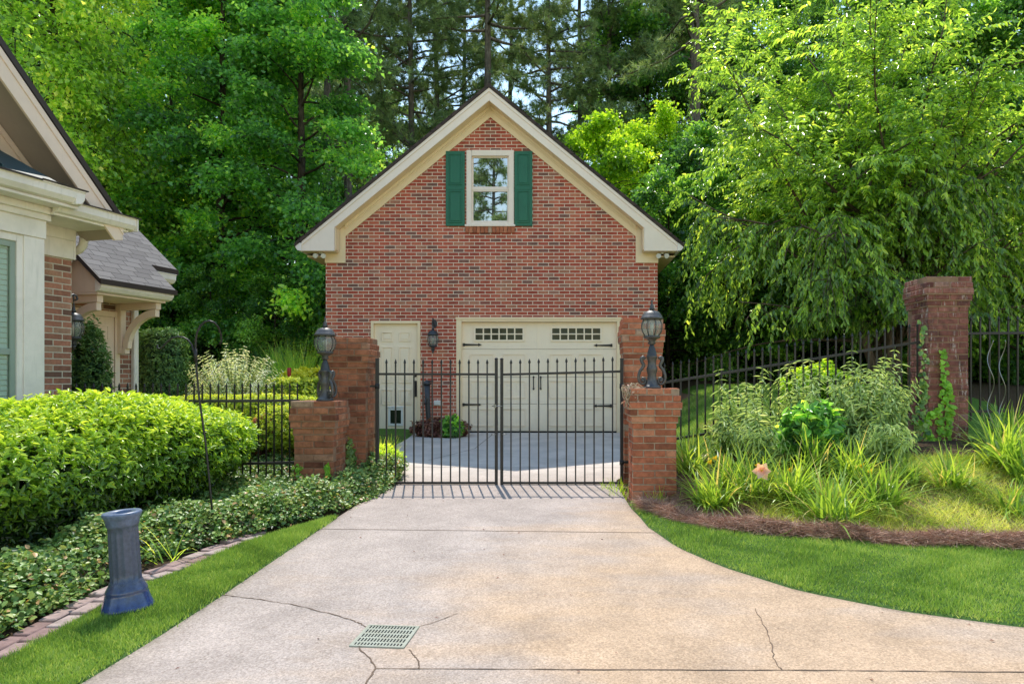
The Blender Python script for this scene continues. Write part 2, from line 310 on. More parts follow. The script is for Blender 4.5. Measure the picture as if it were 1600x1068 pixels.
M['dead'] = paint('dead_vine', (.45, .36, .24), rough=.9, dirt=.4)

def glaze(name):
    m, nt, out = new_mat(name)
    tc = N(nt, 'ShaderNodeTexCoord'); sx = N(nt, 'ShaderNodeSeparateXYZ'); L(nt, tc.outputs['Object'], sx.inputs[0])
    n1 = noise(nt, tc.outputs['Object'], 9, 6, .7)
    a = N(nt, 'ShaderNodeMath', operation='MULTIPLY_ADD', i_1=.3); L(nt, n1.outputs[0], a.inputs[0]); L(nt, sx.outputs[2], a.inputs[2])
    rp = ramp(nt, [(.12, (.016, .04, .17)), (.22, (.03, .06, .19)), (.33, (.06, .075, .125)), (.7, (.085, .10, .15)), (.8, (.13, .17, .27))]); L(nt, a.outputs[0], rp.inputs[0])
    n2 = noise(nt, tc.outputs['Object'], 40, 6, .7); r2 = ramp(nt, [(.35, (.7,) * 3), (.7, (1.2,) * 3)]); L(nt, n2.outputs[0], r2.inputs[0])
    c = mixc(nt, 1, rp.outputs[0], r2.outputs[0], 'MULTIPLY')
    p = N(nt, 'ShaderNodeBsdfPrincipled'); L(nt, c, p.inputs['Base Color'])
    rr = ramp(nt, [(.25, (.12,) * 3), (.4, (.38,) * 3)]); L(nt, a.outputs[0], rr.inputs[0]); L(nt, rr.outputs[0], p.inputs['Roughness'])
    p.inputs['Specular IOR Level'].default_value = .6
    L(nt, bumpn(nt, n2.outputs[0], .12, .004), p.inputs['Normal']); L(nt, p.outputs[0], out.inputs[0]); return m
M['glaze'] = glaze('blue_glaze')

# ------------------------------------------------------------------ mesh helpers
ORIG = {}
def tag(o, label=None, cat=None, group=None, kind=None):
    if label: o['label'] = label
    if cat: o['category'] = cat
    if group: o['group'] = group
    if kind: o['kind'] = kind
    return o
def thing(name, label, cat, loc=(0, 0, 0), rz=0, group=None):
    o = bpy.data.objects.new(name, None); COL.objects.link(o); o.empty_display_size = .1
    o.location = loc; o.rotation_euler = (0, 0, rz)
    ORIG[o.name] = (Vector(loc), rz)
    return tag(o, label, cat, group)

def link(name, me, mats, parent=None):
    for m in (mats if isinstance(mats, (list, tuple)) else [mats]): me.materials.append(m)
    o = bpy.data.objects.new(name, me); COL.objects.link(o)
    if parent: o.parent = parent; ORIG[o.name] = (Vector((0, 0, 0)), 0)
    return o

def np_mesh(name, V, Fq, mats, parent=None, tint=None, smooth=False, matidx=None):
    """mesh from numpy: V (n,3), Fq (m,k) faces of one size"""
    me = bpy.data.meshes.new(name)
    V = np.asarray(V, np.float32); Fq = np.asarray(Fq, np.int32); n, k = Fq.shape
    me.vertices.add(len(V)); me.vertices.foreach_set('co', V.ravel())
    me.loops.add(n * k); me.loops.foreach_set('vertex_index', Fq.ravel())
    me.polygons.add(n); me.polygons.foreach_set('loop_start', np.arange(0, n * k, k, dtype=np.int32))
    if smooth: me.polygons.foreach_set('use_smooth', np.ones(n, bool))
    if matidx is not None: me.polygons.foreach_set('material_index', np.asarray(matidx, np.int32))
    me.update(calc_edges=True)
    if tint is not None:
        a = me.attributes.new('tint', 'FLOAT', 'FACE'); a.data.foreach_set('value', np.asarray(tint, np.float32))
    return link(name, me, mats, parent)

class MB:
    """collects solids; build() makes them one mesh with metre-scaled UVs"""
    def __init__(s): s.v = []; s.f = []; s.m = []; s.t = []; s.sm = []; s.mi = 0; s.tint = .5
    def add(s, vs, fs, smooth=False):
        b = len(s.v); s.v += [tuple(v) for v in vs]
        for f in fs: s.f.append([b + i for i in f]); s.m.append(s.mi); s.t.append(s.tint); s.sm.append(smooth)
        return s
    def box(s, x0, x1, y0, y1, z0, z1, mat=None):
        vs = [(x, y, z) for x in (x0, x1) for y in (y0, y1) for z in (z0, z1)]
        if mat is not None: vs = [mat @ Vector(v) for v in vs]
        return s.add(vs, [(0, 1, 3, 2), (4, 6, 7, 5), (0, 4, 5, 1), (2, 3, 7, 6), (0, 2, 6, 4), (1, 5, 7, 3)])
    def cbox(s, c, sz, mat=None):
        return s.box(c[0] - sz[0] / 2, c[0] + sz[0] / 2, c[1] - sz[1] / 2, c[1] + sz[1] / 2, c[2] - sz[2] / 2, c[2] + sz[2] / 2, mat)
    def prism(s, poly, axis, a0, a1):
        """2D polygon extruded along an axis. axis 'y': poly in (x,z); 'x': poly in (y,z); 'z': poly in (x,y)"""
        def mk(p, a):
            return (p[0], a, p[1]) if axis == 'y' else ((a, p[0], p[1]) if axis == 'x' else (p[0], p[1], a))
        n = len(poly); vs = [mk(p, a0) for p in poly] + [mk(p, a1) for p in poly]
        fs = [list(range(n))[::-1], [n + i for i in range(n)]] + [(i, (i + 1) % n, n + (i + 1) % n, n + i) for i in range(n)]
        return s.add(vs, fs)
    def quad(s, *p): return s.add(p, [tuple(range(len(p)))])
    def tube(s, pts, r, n=8, caps=True, smooth=True, squash=None):
        pts = [Vector(p) for p in pts]; k = len(pts)
        rr = r if isinstance(r, (list, tuple)) else [r] * k
        vs = []; up = None
        for i in range(k):
            d = (pts[min(i + 1, k - 1)] - pts[max(i - 1, 0)])
            d = d.normalized() if d.length > 1e-9 else Vector((0, 0, 1))
            if up is None: up = Vector((1, 0, 0)) if abs(d.x) < .8 else Vector((0, 1, 0))
            a = (up - d * up.dot(d)); a = a.normalized() if a.length > 1e-6 else d.orthogonal().normalized()
            up = a; b = d.cross(a)
            for j in range(n):
                t = 2 * PI * j / n + PI / n
                vs.append(pts[i] + (a * math.cos(t) + b * math.sin(t)) * rr[i])
        fs = [(i * n + j, i * n + (j + 1) % n, (i + 1) * n + (j + 1) % n, (i + 1) * n + j) for i in range(k - 1) for j in range(n)]
        s.add(vs, fs, smooth)
        if caps: s.add(vs[:n], [list(range(n))[::-1]]); s.add(vs[-n:], [list(range(n))])
        return s
    def lathe(s, prof, n=20, c=(0, 0, 0), smooth=True, rfun=None, caps=True):
        vs = []
        for r, z in prof:
            for j in range(n):
                t = 2 * PI * j / n; q = r * (rfun(t, z) if rfun else 1)
                vs.append((c[0] + q * math.cos(t), c[1] + q * math.sin(t), c[2] + z))
        k = len(prof)
        s.add(vs, [(i * n + j, i * n + (j + 1) % n, (i + 1) * n + (j + 1) % n, (i + 1) * n + j) for i in range(k - 1) for j in range(n)], smooth)
        if caps and prof[0][0] > 1e-4: s.add(vs[:n], [list(range(n))[::-1]])
        if caps and prof[-1][0] > 1e-4: s.add(vs[-n:], [list(range(n))])
        return s
    def xf(s, mat):
        s.v = [tuple(mat @ Vector(v)) for v in s.v]; return s
    def build(s, name, mats, parent=None, bevel=0, world=True, segs=1):
        """world: the points are world points; they are moved into the frame of the top thing"""
        vs = [Vector(v) for v in s.v]
        if parent is not None and world:
            top = parent
            while top.parent: top = top.parent
            loc, rz = ORIG.get(top.name, (Vector(), 0))
            if rz == 0: vs = [v - loc for v in vs]
        me = bpy.data.meshes.new(name)
        me.from_pydata([tuple(v) for v in vs], [], s.f)
        me.polygons.foreach_set('material_index', s.m)
        me.polygons.foreach_set('use_smooth', s.sm)
        a = me.attributes.new('tint', 'FLOAT', 'FACE'); a.data.foreach_set('value', s.t)
        bm = bmesh.new(); bm.from_mesh(me)
        bmesh.ops.remove_doubles(bm, verts=bm.verts, dist=1e-6)
        bmesh.ops.recalc_face_normals(bm, faces=bm.faces)
        if bevel:
            es = [e for e in bm.edges if len(e.link_faces) == 2 and e.calc_face_angle(0) > .6 and not (e.link_faces[0].smooth and e.link_faces[1].smooth)]
            bmesh.ops.bevel(bm, geom=es, offset=bevel, segments=segs, affect='EDGES', profile=.6)
        uv = bm.loops.layers.uv.new('UVMap')
        for f in bm.faces:
            n = f.normal
            if abs(n.z) > .995: t = Vector((1, 0, 0)); b = Vector((0, 1, 0))
            else:
                t = Vector((-n.y, n.x, 0)).normalized(); b = n.cross(t)
                if b.z < 0: b = -b
            for lp in f.loops:
                q = lp.vert.co; lp[uv].uv = (q.dot(t), q.dot(b))
        bm.to_mesh(me); bm.free(); me.update()
        return link(name, me, mats, parent)

def dup(root, loc, rz=0, scale=1, label=None, group=None, name=None):
    r = root.copy(); COL.objects.link(r); r.location = loc; r.rotation_euler = (0, 0, rz)
    r.scale = (scale, scale, scale) if not isinstance(scale, tuple) else scale
    if label: r['label'] = label
    if group: r['group'] = group
    for ch in list(root.children):
        c = ch.copy(); COL.objects.link(c); c.parent = r
        for g in ch.children:
            q = g.copy(); COL.objects.link(q); q.parent = c
    return r

# ------------------------------------------------------------------ leaves
def unit(a): return a / np.maximum(np.linalg.norm(a, axis=-1, keepdims=True), 1e-9)
def rvec(n, rng=RNG): return unit(rng.normal(size=(n, 3)))
def leaf_geo(Pp, A, Nn, ln, wd, shape='kite', fold=.25, droop=.15):
    """arrays of leaf base points, axes, normals -> verts, faces (quads or tris)"""
    n = len(Pp); A = unit(A); Nn = Nn - A * np.sum(A * Nn, 1, keepdims=True); Nn = unit(Nn); S = np.cross(A, Nn)
    ln = np.broadcast_to(ln, (n,))[:, None]; wd = np.broadcast_to(wd, (n,))[:, None]
    if shape == 'kite':
        mid = Pp + A * ln * .45 + Nn * wd * fold
        V = np.stack([Pp, mid + S * wd * .5, Pp + A * ln - Nn * ln * droop, mid - S * wd * .5], 1).reshape(-1, 3)
        b = (np.arange(n) * 4)[:, None]
        Fc = np.concatenate([b + np.array([[0, 1, 2]]), b + np.array([[0, 2, 3]])], 0)
        Fc = np.stack([b + np.array([[0, 1, 2]]), b + np.array([[0, 2, 3]])], 1).reshape(-1, 3)
        return V, Fc, 2
    if shape == 'oval':
        f = Nn * wd * fold
        V = np.stack([Pp, Pp + A * ln * .28 + S * wd * .46 + f, Pp + A * ln * .66 + S * wd * .38 + f - Nn * ln * droop * .4, Pp + A * ln - Nn * ln * droop,
                      Pp + A * ln * .66 - S * wd * .38 + f - Nn * ln * droop * .4, Pp + A * ln * .28 - S * wd * .46 + f], 1).reshape(-1, 3)
        b = (np.arange(n) * 6)[:, None]
        Fc = np.stack([b + np.array([[0, 1, 2, 3]]), b + np.array([[0, 3, 4, 5]])], 1).reshape(-1, 4)
        return V, Fc, 2
    if shape == 'needle':
        V = np.stack([Pp - S * wd * .5, Pp + S * wd * .5, Pp + A * ln], 1).reshape(-1, 3)
        b = (np.arange(n) * 3)[:, None]
        return V, (b + np.array([[0, 1, 2]])), 1
def leaves(name, Pp, A, Nn, ln, wd, tint, mat, parent=None, shape='kite', fold=.25, droop=.15):
    V, Fc, k = leaf_geo(Pp, A, Nn, ln, wd, shape, fold, droop)
    return np_mesh(name, V, Fc, mat, parent, np.repeat(np.clip(tint, 0, 1), k))

def tubes_mb(mb, pts, r0, r1, n=6):
    k = len(pts); mb.tube(pts, [r0 + (r1 - r0) * i / (k - 1) for i in range(k)], n)

def rot_about(v, axis, ang):
    axis = unit(axis); c, s_ = np.cos(ang)[..., None], np.sin(ang)[..., None]
    return v * c + np.cross(axis, v) * s_ + axis * np.sum(axis * v, -1, keepdims=True) * (1 - c)

def broadleaf(name, label, cat, seed, H, Rad, z0, nb, ntw, nl, lsize, mat, bark, trunk_r, prof, up=.35, droop=0.0, lean=.3, group=None, twigL=.42, spread=.12, shape='kite', wratio=.75, hang=.3):
    rng = np.random.default_rng(seed); rd = random.Random(seed)
    t = thing(name, label, cat, group=group)
    mb = MB(); k = 9
    tz = np.linspace(0, H, k); tx = np.cumsum(rng.normal(0, lean * H / 90, k)); ty = np.cumsum(rng.normal(0, lean * H / 90, k)); tx -= tx[0]; ty -= ty[0]
    mb.tube([(tx[i], ty[i], tz[i] - (.3 if i == 0 else 0)) for i in range(k)], [trunk_r * (1.25 if i == 0 else 1) * (1 - .9 * tz[i] / H) + .012 for i in range(k)], 9)
    PB, PA, PN, PT = [], [], [], []
    for i in range(nb):
        fr = (i + rd.random()) / nb; h = z0 + (H * .97 - z0) * fr
        az = i * 2.39996 + rd.uniform(-.5, .5); Lb = Rad * prof(fr) * rd.uniform(.72, 1.15)
        el = up + rd.uniform(-.25, .3) + .5 * fr
        d = np.array([math.cos(az) * math.cos(el), math.sin(az) * math.cos(el), math.sin(el)])
        p0 = np.array([np.interp(h, tz, tx), np.interp(h, tz, ty), h]); pts = [p0]; dd = d.copy(); m = 5
        for j in range(m):
            dd = unit(dd + np.array([0, 0, -.10 - droop * (j + 1) / m]) + rng.normal(0, .1, 3)); pts.append(pts[-1] + dd * Lb / m)
        pts = np.array(pts); rb = max(.012, trunk_r * .42 * (1 - .75 * fr))
        tubes_mb(mb, pts, rb, .006, 5)
        bt = rng.normal(0, .15)   # whole branch a little lighter or darker
        for q in range(ntw):
            s_ = rd.uniform(.22, 1.0) ** .75 * m; a = min(int(s_), m - 1); base = pts[a] + (pts[a + 1] - pts[a]) * (s_ - a)
            dr = unit(unit(pts[a + 1] - pts[a]) * .8 + rng.normal(0, .55, 3) * np.array([1, 1, .6]) + np.array([0, 0, .1 - droop * .8]))
            tl = twigL * Lb * rd.uniform(.45, 1.1) * (1.15 - .5 * s_ / m); tl = min(max(tl, .3), 1.6)
            if rd.random() < .35: tubes_mb(mb, [base, base + dr * tl * .6, base + dr * tl + np.array([0, 0, -droop * tl * .5])], .011, .004, 3)
            n = max(4, int(nl * rd.uniform(.6, 1.4)))
            u = rng.random(n) ** .7
            pos = base + dr * (u * tl)[:, None] + np.array([0, 0, -1]) * (droop * .5 * tl * u ** 2)[:, None] + rng.normal(0, spread, (n, 3)) * np.array([1, 1, .55])
            ax = unit(rng.normal(0, .8, (n, 3)) + dr * .5 + np.array([0, 0, -hang]))
            nr = unit(rng.normal(0, .55, (n, 3)) + np.array([0, 0, 1.0]))
            PB.append(pos); PA.append(ax); PN.append(nr); PT.append(np.clip(.45 + bt + rng.normal(0, .1) + rng.normal(0, .22, n), 0, 1))
    mb.build('trunk', bark, t)
    PB = np.concatenate(PB); n = len(PB)
    ls = lsize * rng.uniform(.65, 1.25, n)
    leaves('crown', PB, np.concatenate(PA), np.concatenate(PN), ls, ls * wratio, np.concatenate(PT), mat, t, shape)
    return t

def pine(name, label, seed, H, z0, Rad, nb, tufts, trunk_r, group=None, fork=False):
    rng = np.random.default_rng(seed); rd = random.Random(seed)
    t = thing(name, label, 'tree', group=group); mb = MB(); k = 8
    tz = np.linspace(0, H, k); tx = np.cumsum(rng.normal(0, .06, k)); ty = np.cumsum(rng.normal(0, .06, k)); tx -= tx[0]; ty -= ty[0]
    mb.tube([(tx[i], ty[i], tz[i] - (.3 if i == 0 else 0)) for i in range(k)], [trunk_r * (1 - .85 * tz[i] / H) + .015 for i in range(k)], 9)
    tips, tdir = [], []
    def limb(p0, d, Lb, r0, leafy=True, m=5, drop=.0):
        pts = [p0]; dd = d
        for j in range(m):
            dd = unit(dd + rng.normal(0, .16, 3) + np.array([0, 0, .05 - drop])); pts.append(pts[-1] + dd * Lb / m)
        pts = np.array(pts); tubes_mb(mb, pts, r0, .01, 5)
        if leafy:
            for q in range(tufts):
                s_ = rd.uniform(.35, 1.0) * m; a = min(int(s_), m - 1); base = pts[a] + (pts[a + 1] - pts[a]) * (s_ - a)
                dr = unit(unit(pts[a + 1] - pts[a]) + rng.normal(0, .7, 3) * np.array([1, 1, .6])); tl = rd.uniform(.25, .8)
                e = base + dr * tl; tubes_mb(mb, [base, e], .012, .006, 3); tips.append(e); tdir.append(dr)
                for _ in range(2): tips.append(e - dr * rd.uniform(.1, .4) + rng.normal(0, .12, 3)); tdir.append(unit(dr + rng.normal(0, .5, 3)))
    for i in range(nb):
        fr = (i + rd.random()) / nb; h = z0 + (H * .98 - z0) * fr; az = i * 2.39996 + rd.uniform(-.6, .6)
        el = -.1 + .75 * fr + rd.uniform(-.2, .2); d = np.array([math.cos(az) * math.cos(el), math.sin(az) * math.cos(el), math.sin(el)])
        limb(np.array([np.interp(h, tz, tx), np.interp(h, tz, ty), h]), d, Rad * (1.05 - .75 * fr) * rd.uniform(.6, 1.2), trunk_r * .3)
    for i in range(5):   # dead stubs below the crown
        h = rd.uniform(z0 * .55, z0); az = rd.uniform(0, 6.28)
        limb(np.array([np.interp(h, tz, tx), np.interp(h, tz, ty), h]), np.array([math.cos(az), math.sin(az), rd.uniform(-.3, .2)]), rd.uniform(.6, 2.2), .03, False, 4, .1)
    if fork:
        for az, Lf, el in ((2.8, 4.6, .75), (.2, 3.8, 1.05), (3.3, 6.2, .25)):
            h = z0 * .55; limb(np.array([np.interp(h, tz, tx), np.interp(h, tz, ty), h]), np.array([math.cos(az) * math.cos(el), math.sin(az) * math.cos(el) * .4, math.sin(el)]), Lf, trunk_r * .55, True, 6)
    mb.build('trunk', M['bark_grey'], t)
    tips = np.array(tips); tdir = np.array(tdir); k = 22; n = len(tips) * k
    Pn = np.repeat(tips, k, 0) + rng.normal(0, .02, (n, 3)); A = unit(np.repeat(tdir, k, 0) * .5 + rvec(n, rng)); tn = np.repeat(rng.normal(.5, .18, len(tips)), k) + rng.normal(0, .1, n)
    leaves('crown', Pn, A, rvec(n, rng), rng.uniform(.18, .34, n), .026, tn, M['leaf_pine'], t, 'needle')
    return t

def fill_bush(name, label, cat, seed, loc, rad, nleaf, ls, mat, shape='oval', wr=.5, bumps=.16, squash=2.6, rz=0, core=True, tip=.35, group=None, flat=0, upb=.5, stem_mat=None, shell=.18, inner=None, taper=0):
    """clipped or loose shrub: leaf whorls over a lumpy rounded-box volume, stems inside"""
    rng = np.random.default_rng(seed); t = thing(name, label, cat, loc, group=group)
    rx, ry, rzv = rad; ns = max(30, nleaf // 6)
    d = rvec(ns * 2, rng); d = d[d[:, 2] > -.55][:ns]; ns = len(d)
    e = squash
    def surf(d):
        q = (np.abs(d[:, 0]) ** e + np.abs(d[:, 1]) ** e + np.abs(d[:, 2]) ** e) ** (-1 / e)
        w = 1 + bumps * (np.sin(d[:, 0] * 5 + seed) * np.cos(d[:, 1] * 6 - seed) + .6 * np.sin(d[:, 2] * 7 + d[:, 0] * 9 + 2 * seed)) * .5
        return q * w
    s_ = surf(d); p = d * s_[:, None] * np.array([rx, ry, rzv]); depth = rng.random(ns) ** 2.2 * shell
    p = p * (1 - depth)[:, None] + np.array([0, 0, rzv]); nrm = unit(d / np.array([rx, ry, rzv]) * min(rad)); nrm[:, 2] += upb; nrm = unit(nrm)
    p[:, 2] = np.maximum(p[:, 2], .02)
    if taper: p[:, :2] *= (1 - taper * np.clip(1 - p[:, 2:3] / (rzv * 1.2), 0, 1) ** 1.3)
    k = 7; n = ns * k; Pn = np.repeat(p, k, 0); ax0 = np.repeat(nrm, k, 0); rad_ = rvec(n, rng); rad_ = unit(rad_ - ax0 * np.sum(ax0 * rad_, 1, keepdims=True))
    A = unit(ax0 * rng.uniform(.1, 1.0, (n, 1)) + rad_ * .8 + np.array([0, 0, .1])); Pn = Pn + ax0 * rng.uniform(-.06, .02, (n, 1)) * (ls / .05)
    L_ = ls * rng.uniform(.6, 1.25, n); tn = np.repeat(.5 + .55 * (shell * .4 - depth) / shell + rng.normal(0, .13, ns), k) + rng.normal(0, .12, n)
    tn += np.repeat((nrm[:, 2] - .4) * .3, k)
    if taper: tn -= np.repeat(np.clip(1 - p[:, 2] / (rzv * 1.7), 0, 1) * .55, k)  # painted shade: leaf colour darkens towards the undercut base
    leaves('foliage', Pn, A, ax0 + rng.normal(0, .3, (n, 3)), L_, L_ * wr, tn, mat, t, shape, .2, tip)
    if core:
        mb = MB(); kk = 14
        prof = []
        V = []; Fq = []
        for i in range(9):
            for j in range(kk):
                th = PI * (i + .5) / 9; ph = 2 * PI * j / kk
                V.append((math.sin(th) * math.cos(ph), math.sin(th) * math.sin(ph), math.cos(th)))
        V = np.array(V); V = V * (surf(V) * (1 - shell * 1.15))[:, None] * np.array([rx, ry, rzv]) + np.array([0, 0, rzv]); V[:, 2] = np.maximum(V[:, 2], .0)
        Fq = [(i * kk + j, i * kk + (j + 1) % kk, (i + 1) * kk + (j + 1) % kk, (i + 1) * kk + j) for i in range(8) for j in range(kk)]
        # inner leaf mass, leaves coloured dark to stand for the shade inside
        m2 = 260 if inner is None else inner; dd = rvec(m2 * 6, rng); pp = dd * (surf(dd) * (1 - shell * 1.2) * rng.uniform(.75, 1, m2 * 6))[:, None] * np.array([rx, ry, rzv]) + np.array([0, 0, rzv]); pp[:, 2] = np.maximum(pp[:, 2], .02)
        if taper: pp[:, :2] *= (1 - taper * np.clip(1 - pp[:, 2:3] / (rzv * 1.2), 0, 1) ** 1.3)
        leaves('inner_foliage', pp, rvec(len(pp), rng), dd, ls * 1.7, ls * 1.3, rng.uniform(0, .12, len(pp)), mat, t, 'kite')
        for q in range(9):
            a = rng.uniform(0, 6.28); mb.tube([(rx * .25 * math.cos(a), ry * .25 * math.sin(a), -.1), (rx * .5 * math.cos(a + .3), ry * .5 * math.sin(a + .3), rzv * .8), (rx * .65 * math.cos(a + .2), ry * .65 * math.sin(a + .2), rzv * 1.4)], [.018, .012, .006], 5)
        mb.build('stem', M['twig'] if stem_mat is None else stem_mat, t, world=False)
    t.rotation_euler = (0, 0, rz)
    return t

# ------------------------------------------------------------------ outlines surveyed on the ground
L_EDGE = [(-3.4, -8), (-2.5, 0), (-2.27, 3.4), (-2.2, 4.46), (-2.13, 6.17), (-2.1, 7.1), (-1.97, 8.0), (-1.98, 8.6), (-2.25, 10), (-2.9, 12), (-3.62, 13.22)]
R_EDGE = [(60, -8), (30, 1), (9, 3.1), (4.2, 3.6), (2.72, 3.95), (2.1, 4.22), (1.62, 4.56), (1.23, 5.07), (.99, 5.56), (.84, 6.2), (.76, 7.0), (.74, 7.8), (.74, 8.6), (1.25, 9.6), (1.7, 12), (1.85, 13.22)]
BED_R = [(.74, 7.3), (.86, 6.9), (1.09, 6.47), (1.42, 6.05), (2.07, 5.82), (2.78, 5.6), (3.74, 5.47), (5.5, 5.36), (9, 5.2), (16, 5.1)]
def xl(y): return float(np.interp(y, [p[1] for p in L_EDGE], [p[0] for p in L_EDGE]))
def xr(y): return float(np.interp(y, [p[1] for p in R_EDGE], [p[0] for p in R_EDGE]))
def yedge(x): return float(np.interp(x, [p[0] for p in BED_R], [p[1] for p in BED_R]))
EDGE_IN = [gp(-90, 1090), gp(50, 1011), gp(105, 981), gp(165, 945), gp(231, 912), gp(287, 893), gp(342, 868), gp(386, 849), gp(441, 832), gp(500, 811)]
def xe(y): return float(np.interp(y, [p[1] for p in EDGE_IN], [p[0] for p in EDGE_IN]))
def ss(t): t = min(1, max(0, t)); return t * t * (3 - 2 * t)
def terr(x, y):
    z = zb(y)
    if x > .7:   # planted bank on the right, lawn rising behind the fence
        z += .53 * ss((y - yedge(x) - .05) / 2.5) * (.45 + .55 * ss((x - 1.0) / 2.2)) * (ss((x - xr(y) - .06) / .35) if y > 6.5 else 1)
        z += .36 * ss((y - 8.7) / 4) * ss((x - max(1.35, xr(min(y, 13.2)) + .1)) / 1.3)
    if x < -1.7:
        z += .10 * ss((xe(y) - .24 - x) / .5) * ss((y - 2.4) / 1.5) - .03 * ss((x - xe(y) + .3) / .1) * (y < 6.8)
        z += .32 * ss((min(-2.3, xl(min(y, 13.2)) - .1) - x) / 1.6) * ss((y - 7) / 3.0)
    if y > 15: z += .035 * (y - 15)
    if y > 48: z -= .035 * (y - 48)
    inside = min(x - xl(y), xr(y) - x) if -8 < y < 13.4 else -1
    z -= .05 * ss((inside + .22) / .15)
    return z

# ------------------------------------------------------------------ ground, driveway, lawns
xs = np.concatenate([[-300, -160, -90, -60, -42, -30, -22, -17, -13, -10.5], np.arange(-9, 10.01, .14), [11, 13, 16, 21, 28, 40, 60, 100, 170, 300]])
ys = np.concatenate([[-200, -90, -40, -20, -10, -5, -2, 0, 1.2, 2.2], np.arange(2.8, 15.6, .14), [16.2, 17.5, 19.5, 22, 25, 29, 34, 40, 48, 60, 90, 150, 260, 420]])
gx, gy = np.meshgrid(xs, ys); fx, fy = gx.ravel(), gy.ravel()
fz = np.array([terr(a, b) for a, b in zip(fx, fy)])
nz = np.sin(fx * 2.3 + fy * 1.1) * np.cos(fy * 1.9 - fx * .7); fz += np.where((fx > .9) | (fx < -2.4), .012 * nz, 0)
nx_, ny_ = len(xs), len(ys)
ii = (np.arange(ny_ - 1)[:, None] * nx_ + np.arange(nx_ - 1)[None, :]).ravel()
ground = np_mesh('ground', np.stack([fx, fy, fz], 1), np.stack([ii, ii + 1, ii + 1 + nx_, ii + nx_], 1), M['soil'], smooth=True)
tag(ground, kind='structure')
def vatt(nm, vals):
    a = ground.data.attributes.new(nm, 'FLOAT', 'POINT'); a.data.foreach_set('value', np.asarray(vals, np.float32))
ye = np.array([yedge(a) for a in fx])
turf = ((fx > 1.2) & (fy > 8.5) & (fy < 15) & (fx < 7)).astype(float) * .75
turf[(fx < -2.6) & (fy > 8.5) & (fy < 14)] = .55
turf[(fy < 5.4) & (fx > 2)] = .9; turf[fy < 2.9] = .8
straw = np.where((fx > .7) & (fy > ye - .1) & (fy < ye + .22), .95, 0) + np.where((fx > .7) & (fy > ye) & (fy < 8.8) & (fx < 2.6), .45, 0)
straw += np.where((fx > 1.9) & (fx < 2.75) & (fy > 12.2) & (fy < 15), .9, 0)
straw += np.where((fx > 2.2) & (fx < 2.9) & (fy > 9.5) & (fy < 10.6), .7, 0)
low = np.where((fx > 1.9) & (fy > ye + .35) & (fy < ye + 2.1), .62, 0)
vatt('turf', turf); vatt('straw', straw); vatt('lowgrass', low)

yy = np.concatenate([[-8, -3, 0, 1.5, 2.5], np.arange(3.0, 13.1, .12), [13.22]])
V = []; NX = 30
for y in yy:
    a, b = xl(y), xr(y)
    for j in range(NX + 1): V.append((a + (b - a) * j / NX, y, zb(y)))
nr_ = len(yy); base = len(V)
faces = [(i * (NX + 1) + j, i * (NX + 1) + j + 1, (i + 1) * (NX + 1) + j + 1, (i + 1) * (NX + 1) + j) for i in range(nr_ - 1) for j in range(NX)]
midx = [0] * len(faces)
# edge skirts so that the slab has thickness
for side in (0, NX):
    b0 = len(V); V += [(V[i * (NX + 1) + side][0], V[i * (NX + 1) + side][1], V[i * (NX + 1) + side][2] - .12) for i in range(nr_)]
    faces += [(i * (NX + 1) + side, (i + 1) * (NX + 1) + side, b0 + i + 1, b0 + i) for i in range(nr_ - 1)]; midx += [0] * (nr_ - 1)
# joints and cracks: narrow dark fillings lying 3 mm proud
def ribbon(pts, w, jag=.0, sub=7, seed=1):
    rd = random.Random(seed); pp = []
    for a, b in zip(pts[:-1], pts[1:]):
        for k in range(sub):
            t = k / sub; pp.append(Vector((a[0] + (b[0] - a[0]) * t + rd.uniform(-jag, jag), a[1] + (b[1] - a[1]) * t + rd.uniform(-jag, jag), 0)))
    pp.append(Vector((*pts[-1], 0))); b0 = len(V); n = len(pp)
    for i, p in enumerate(pp):
        d = (pp[min(i + 1, n - 1)] - pp[max(i - 1, 0)]).normalized(); s_ = Vector((-d.y, d.x, 0)); ww = w * rd.uniform(.45, 1.3) if jag else w
        for sg in (-1, 1):
            q = p + s_ * sg * ww / 2; V.append((q.x, q.y, zb(q.y) + .003))
    for i in range(n - 1): faces.append((b0 + 2 * i, b0 + 2 * i + 1, b0 + 2 * i + 3, b0 + 2 * i + 2)); midx.append(1)
ribbon([gp(498, 826), gp(765, 829), gp(1026, 832)], .010)
ribbon([gp(587, 1044), gp(1000, 1046), gp(1300, 1047), gp(1620, 1050)], .009, .002, 14, 3)
ribbon([gp(587, 1044), gp(575, 1062), gp(540, 1130)], .011, .003, 6, 4)
ribbon([gp(345, 929), gp(400, 935), gp(455, 944), gp(520, 959), gp(555, 970), gp(572, 979)], .0075, .006, 8, 5)
ribbon([gp(560, 1012), gp(578, 1028), gp(587, 1044)], .008, .005, 6, 6)
ribbon([gp(640, 1014), gp(648, 1024), gp(655, 1035), gp(655, 1045)], .007, .004, 6, 7)
ribbon([gp(655, 979), gp(690, 968), gp(715, 958)], .005, .005, 6, 8)
ribbon([gp(1180, 950), gp(1198, 985), gp(1207, 1010), gp(1209, 1030), gp(1222, 1046)], .0055, .006, 7, 9)
ribbon([(-1.9, 10.1), (-1.35, 11.2), (-1.2, 13.2)], .012, 0, 3, 9)
ribbon([(-2.0, 9.55), (-1.0, 9.5), (.9, 9.5)], .010, 0, 3, 10)
V = np.array(V)
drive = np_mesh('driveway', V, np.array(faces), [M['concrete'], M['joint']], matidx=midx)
tag(drive, kind='structure')

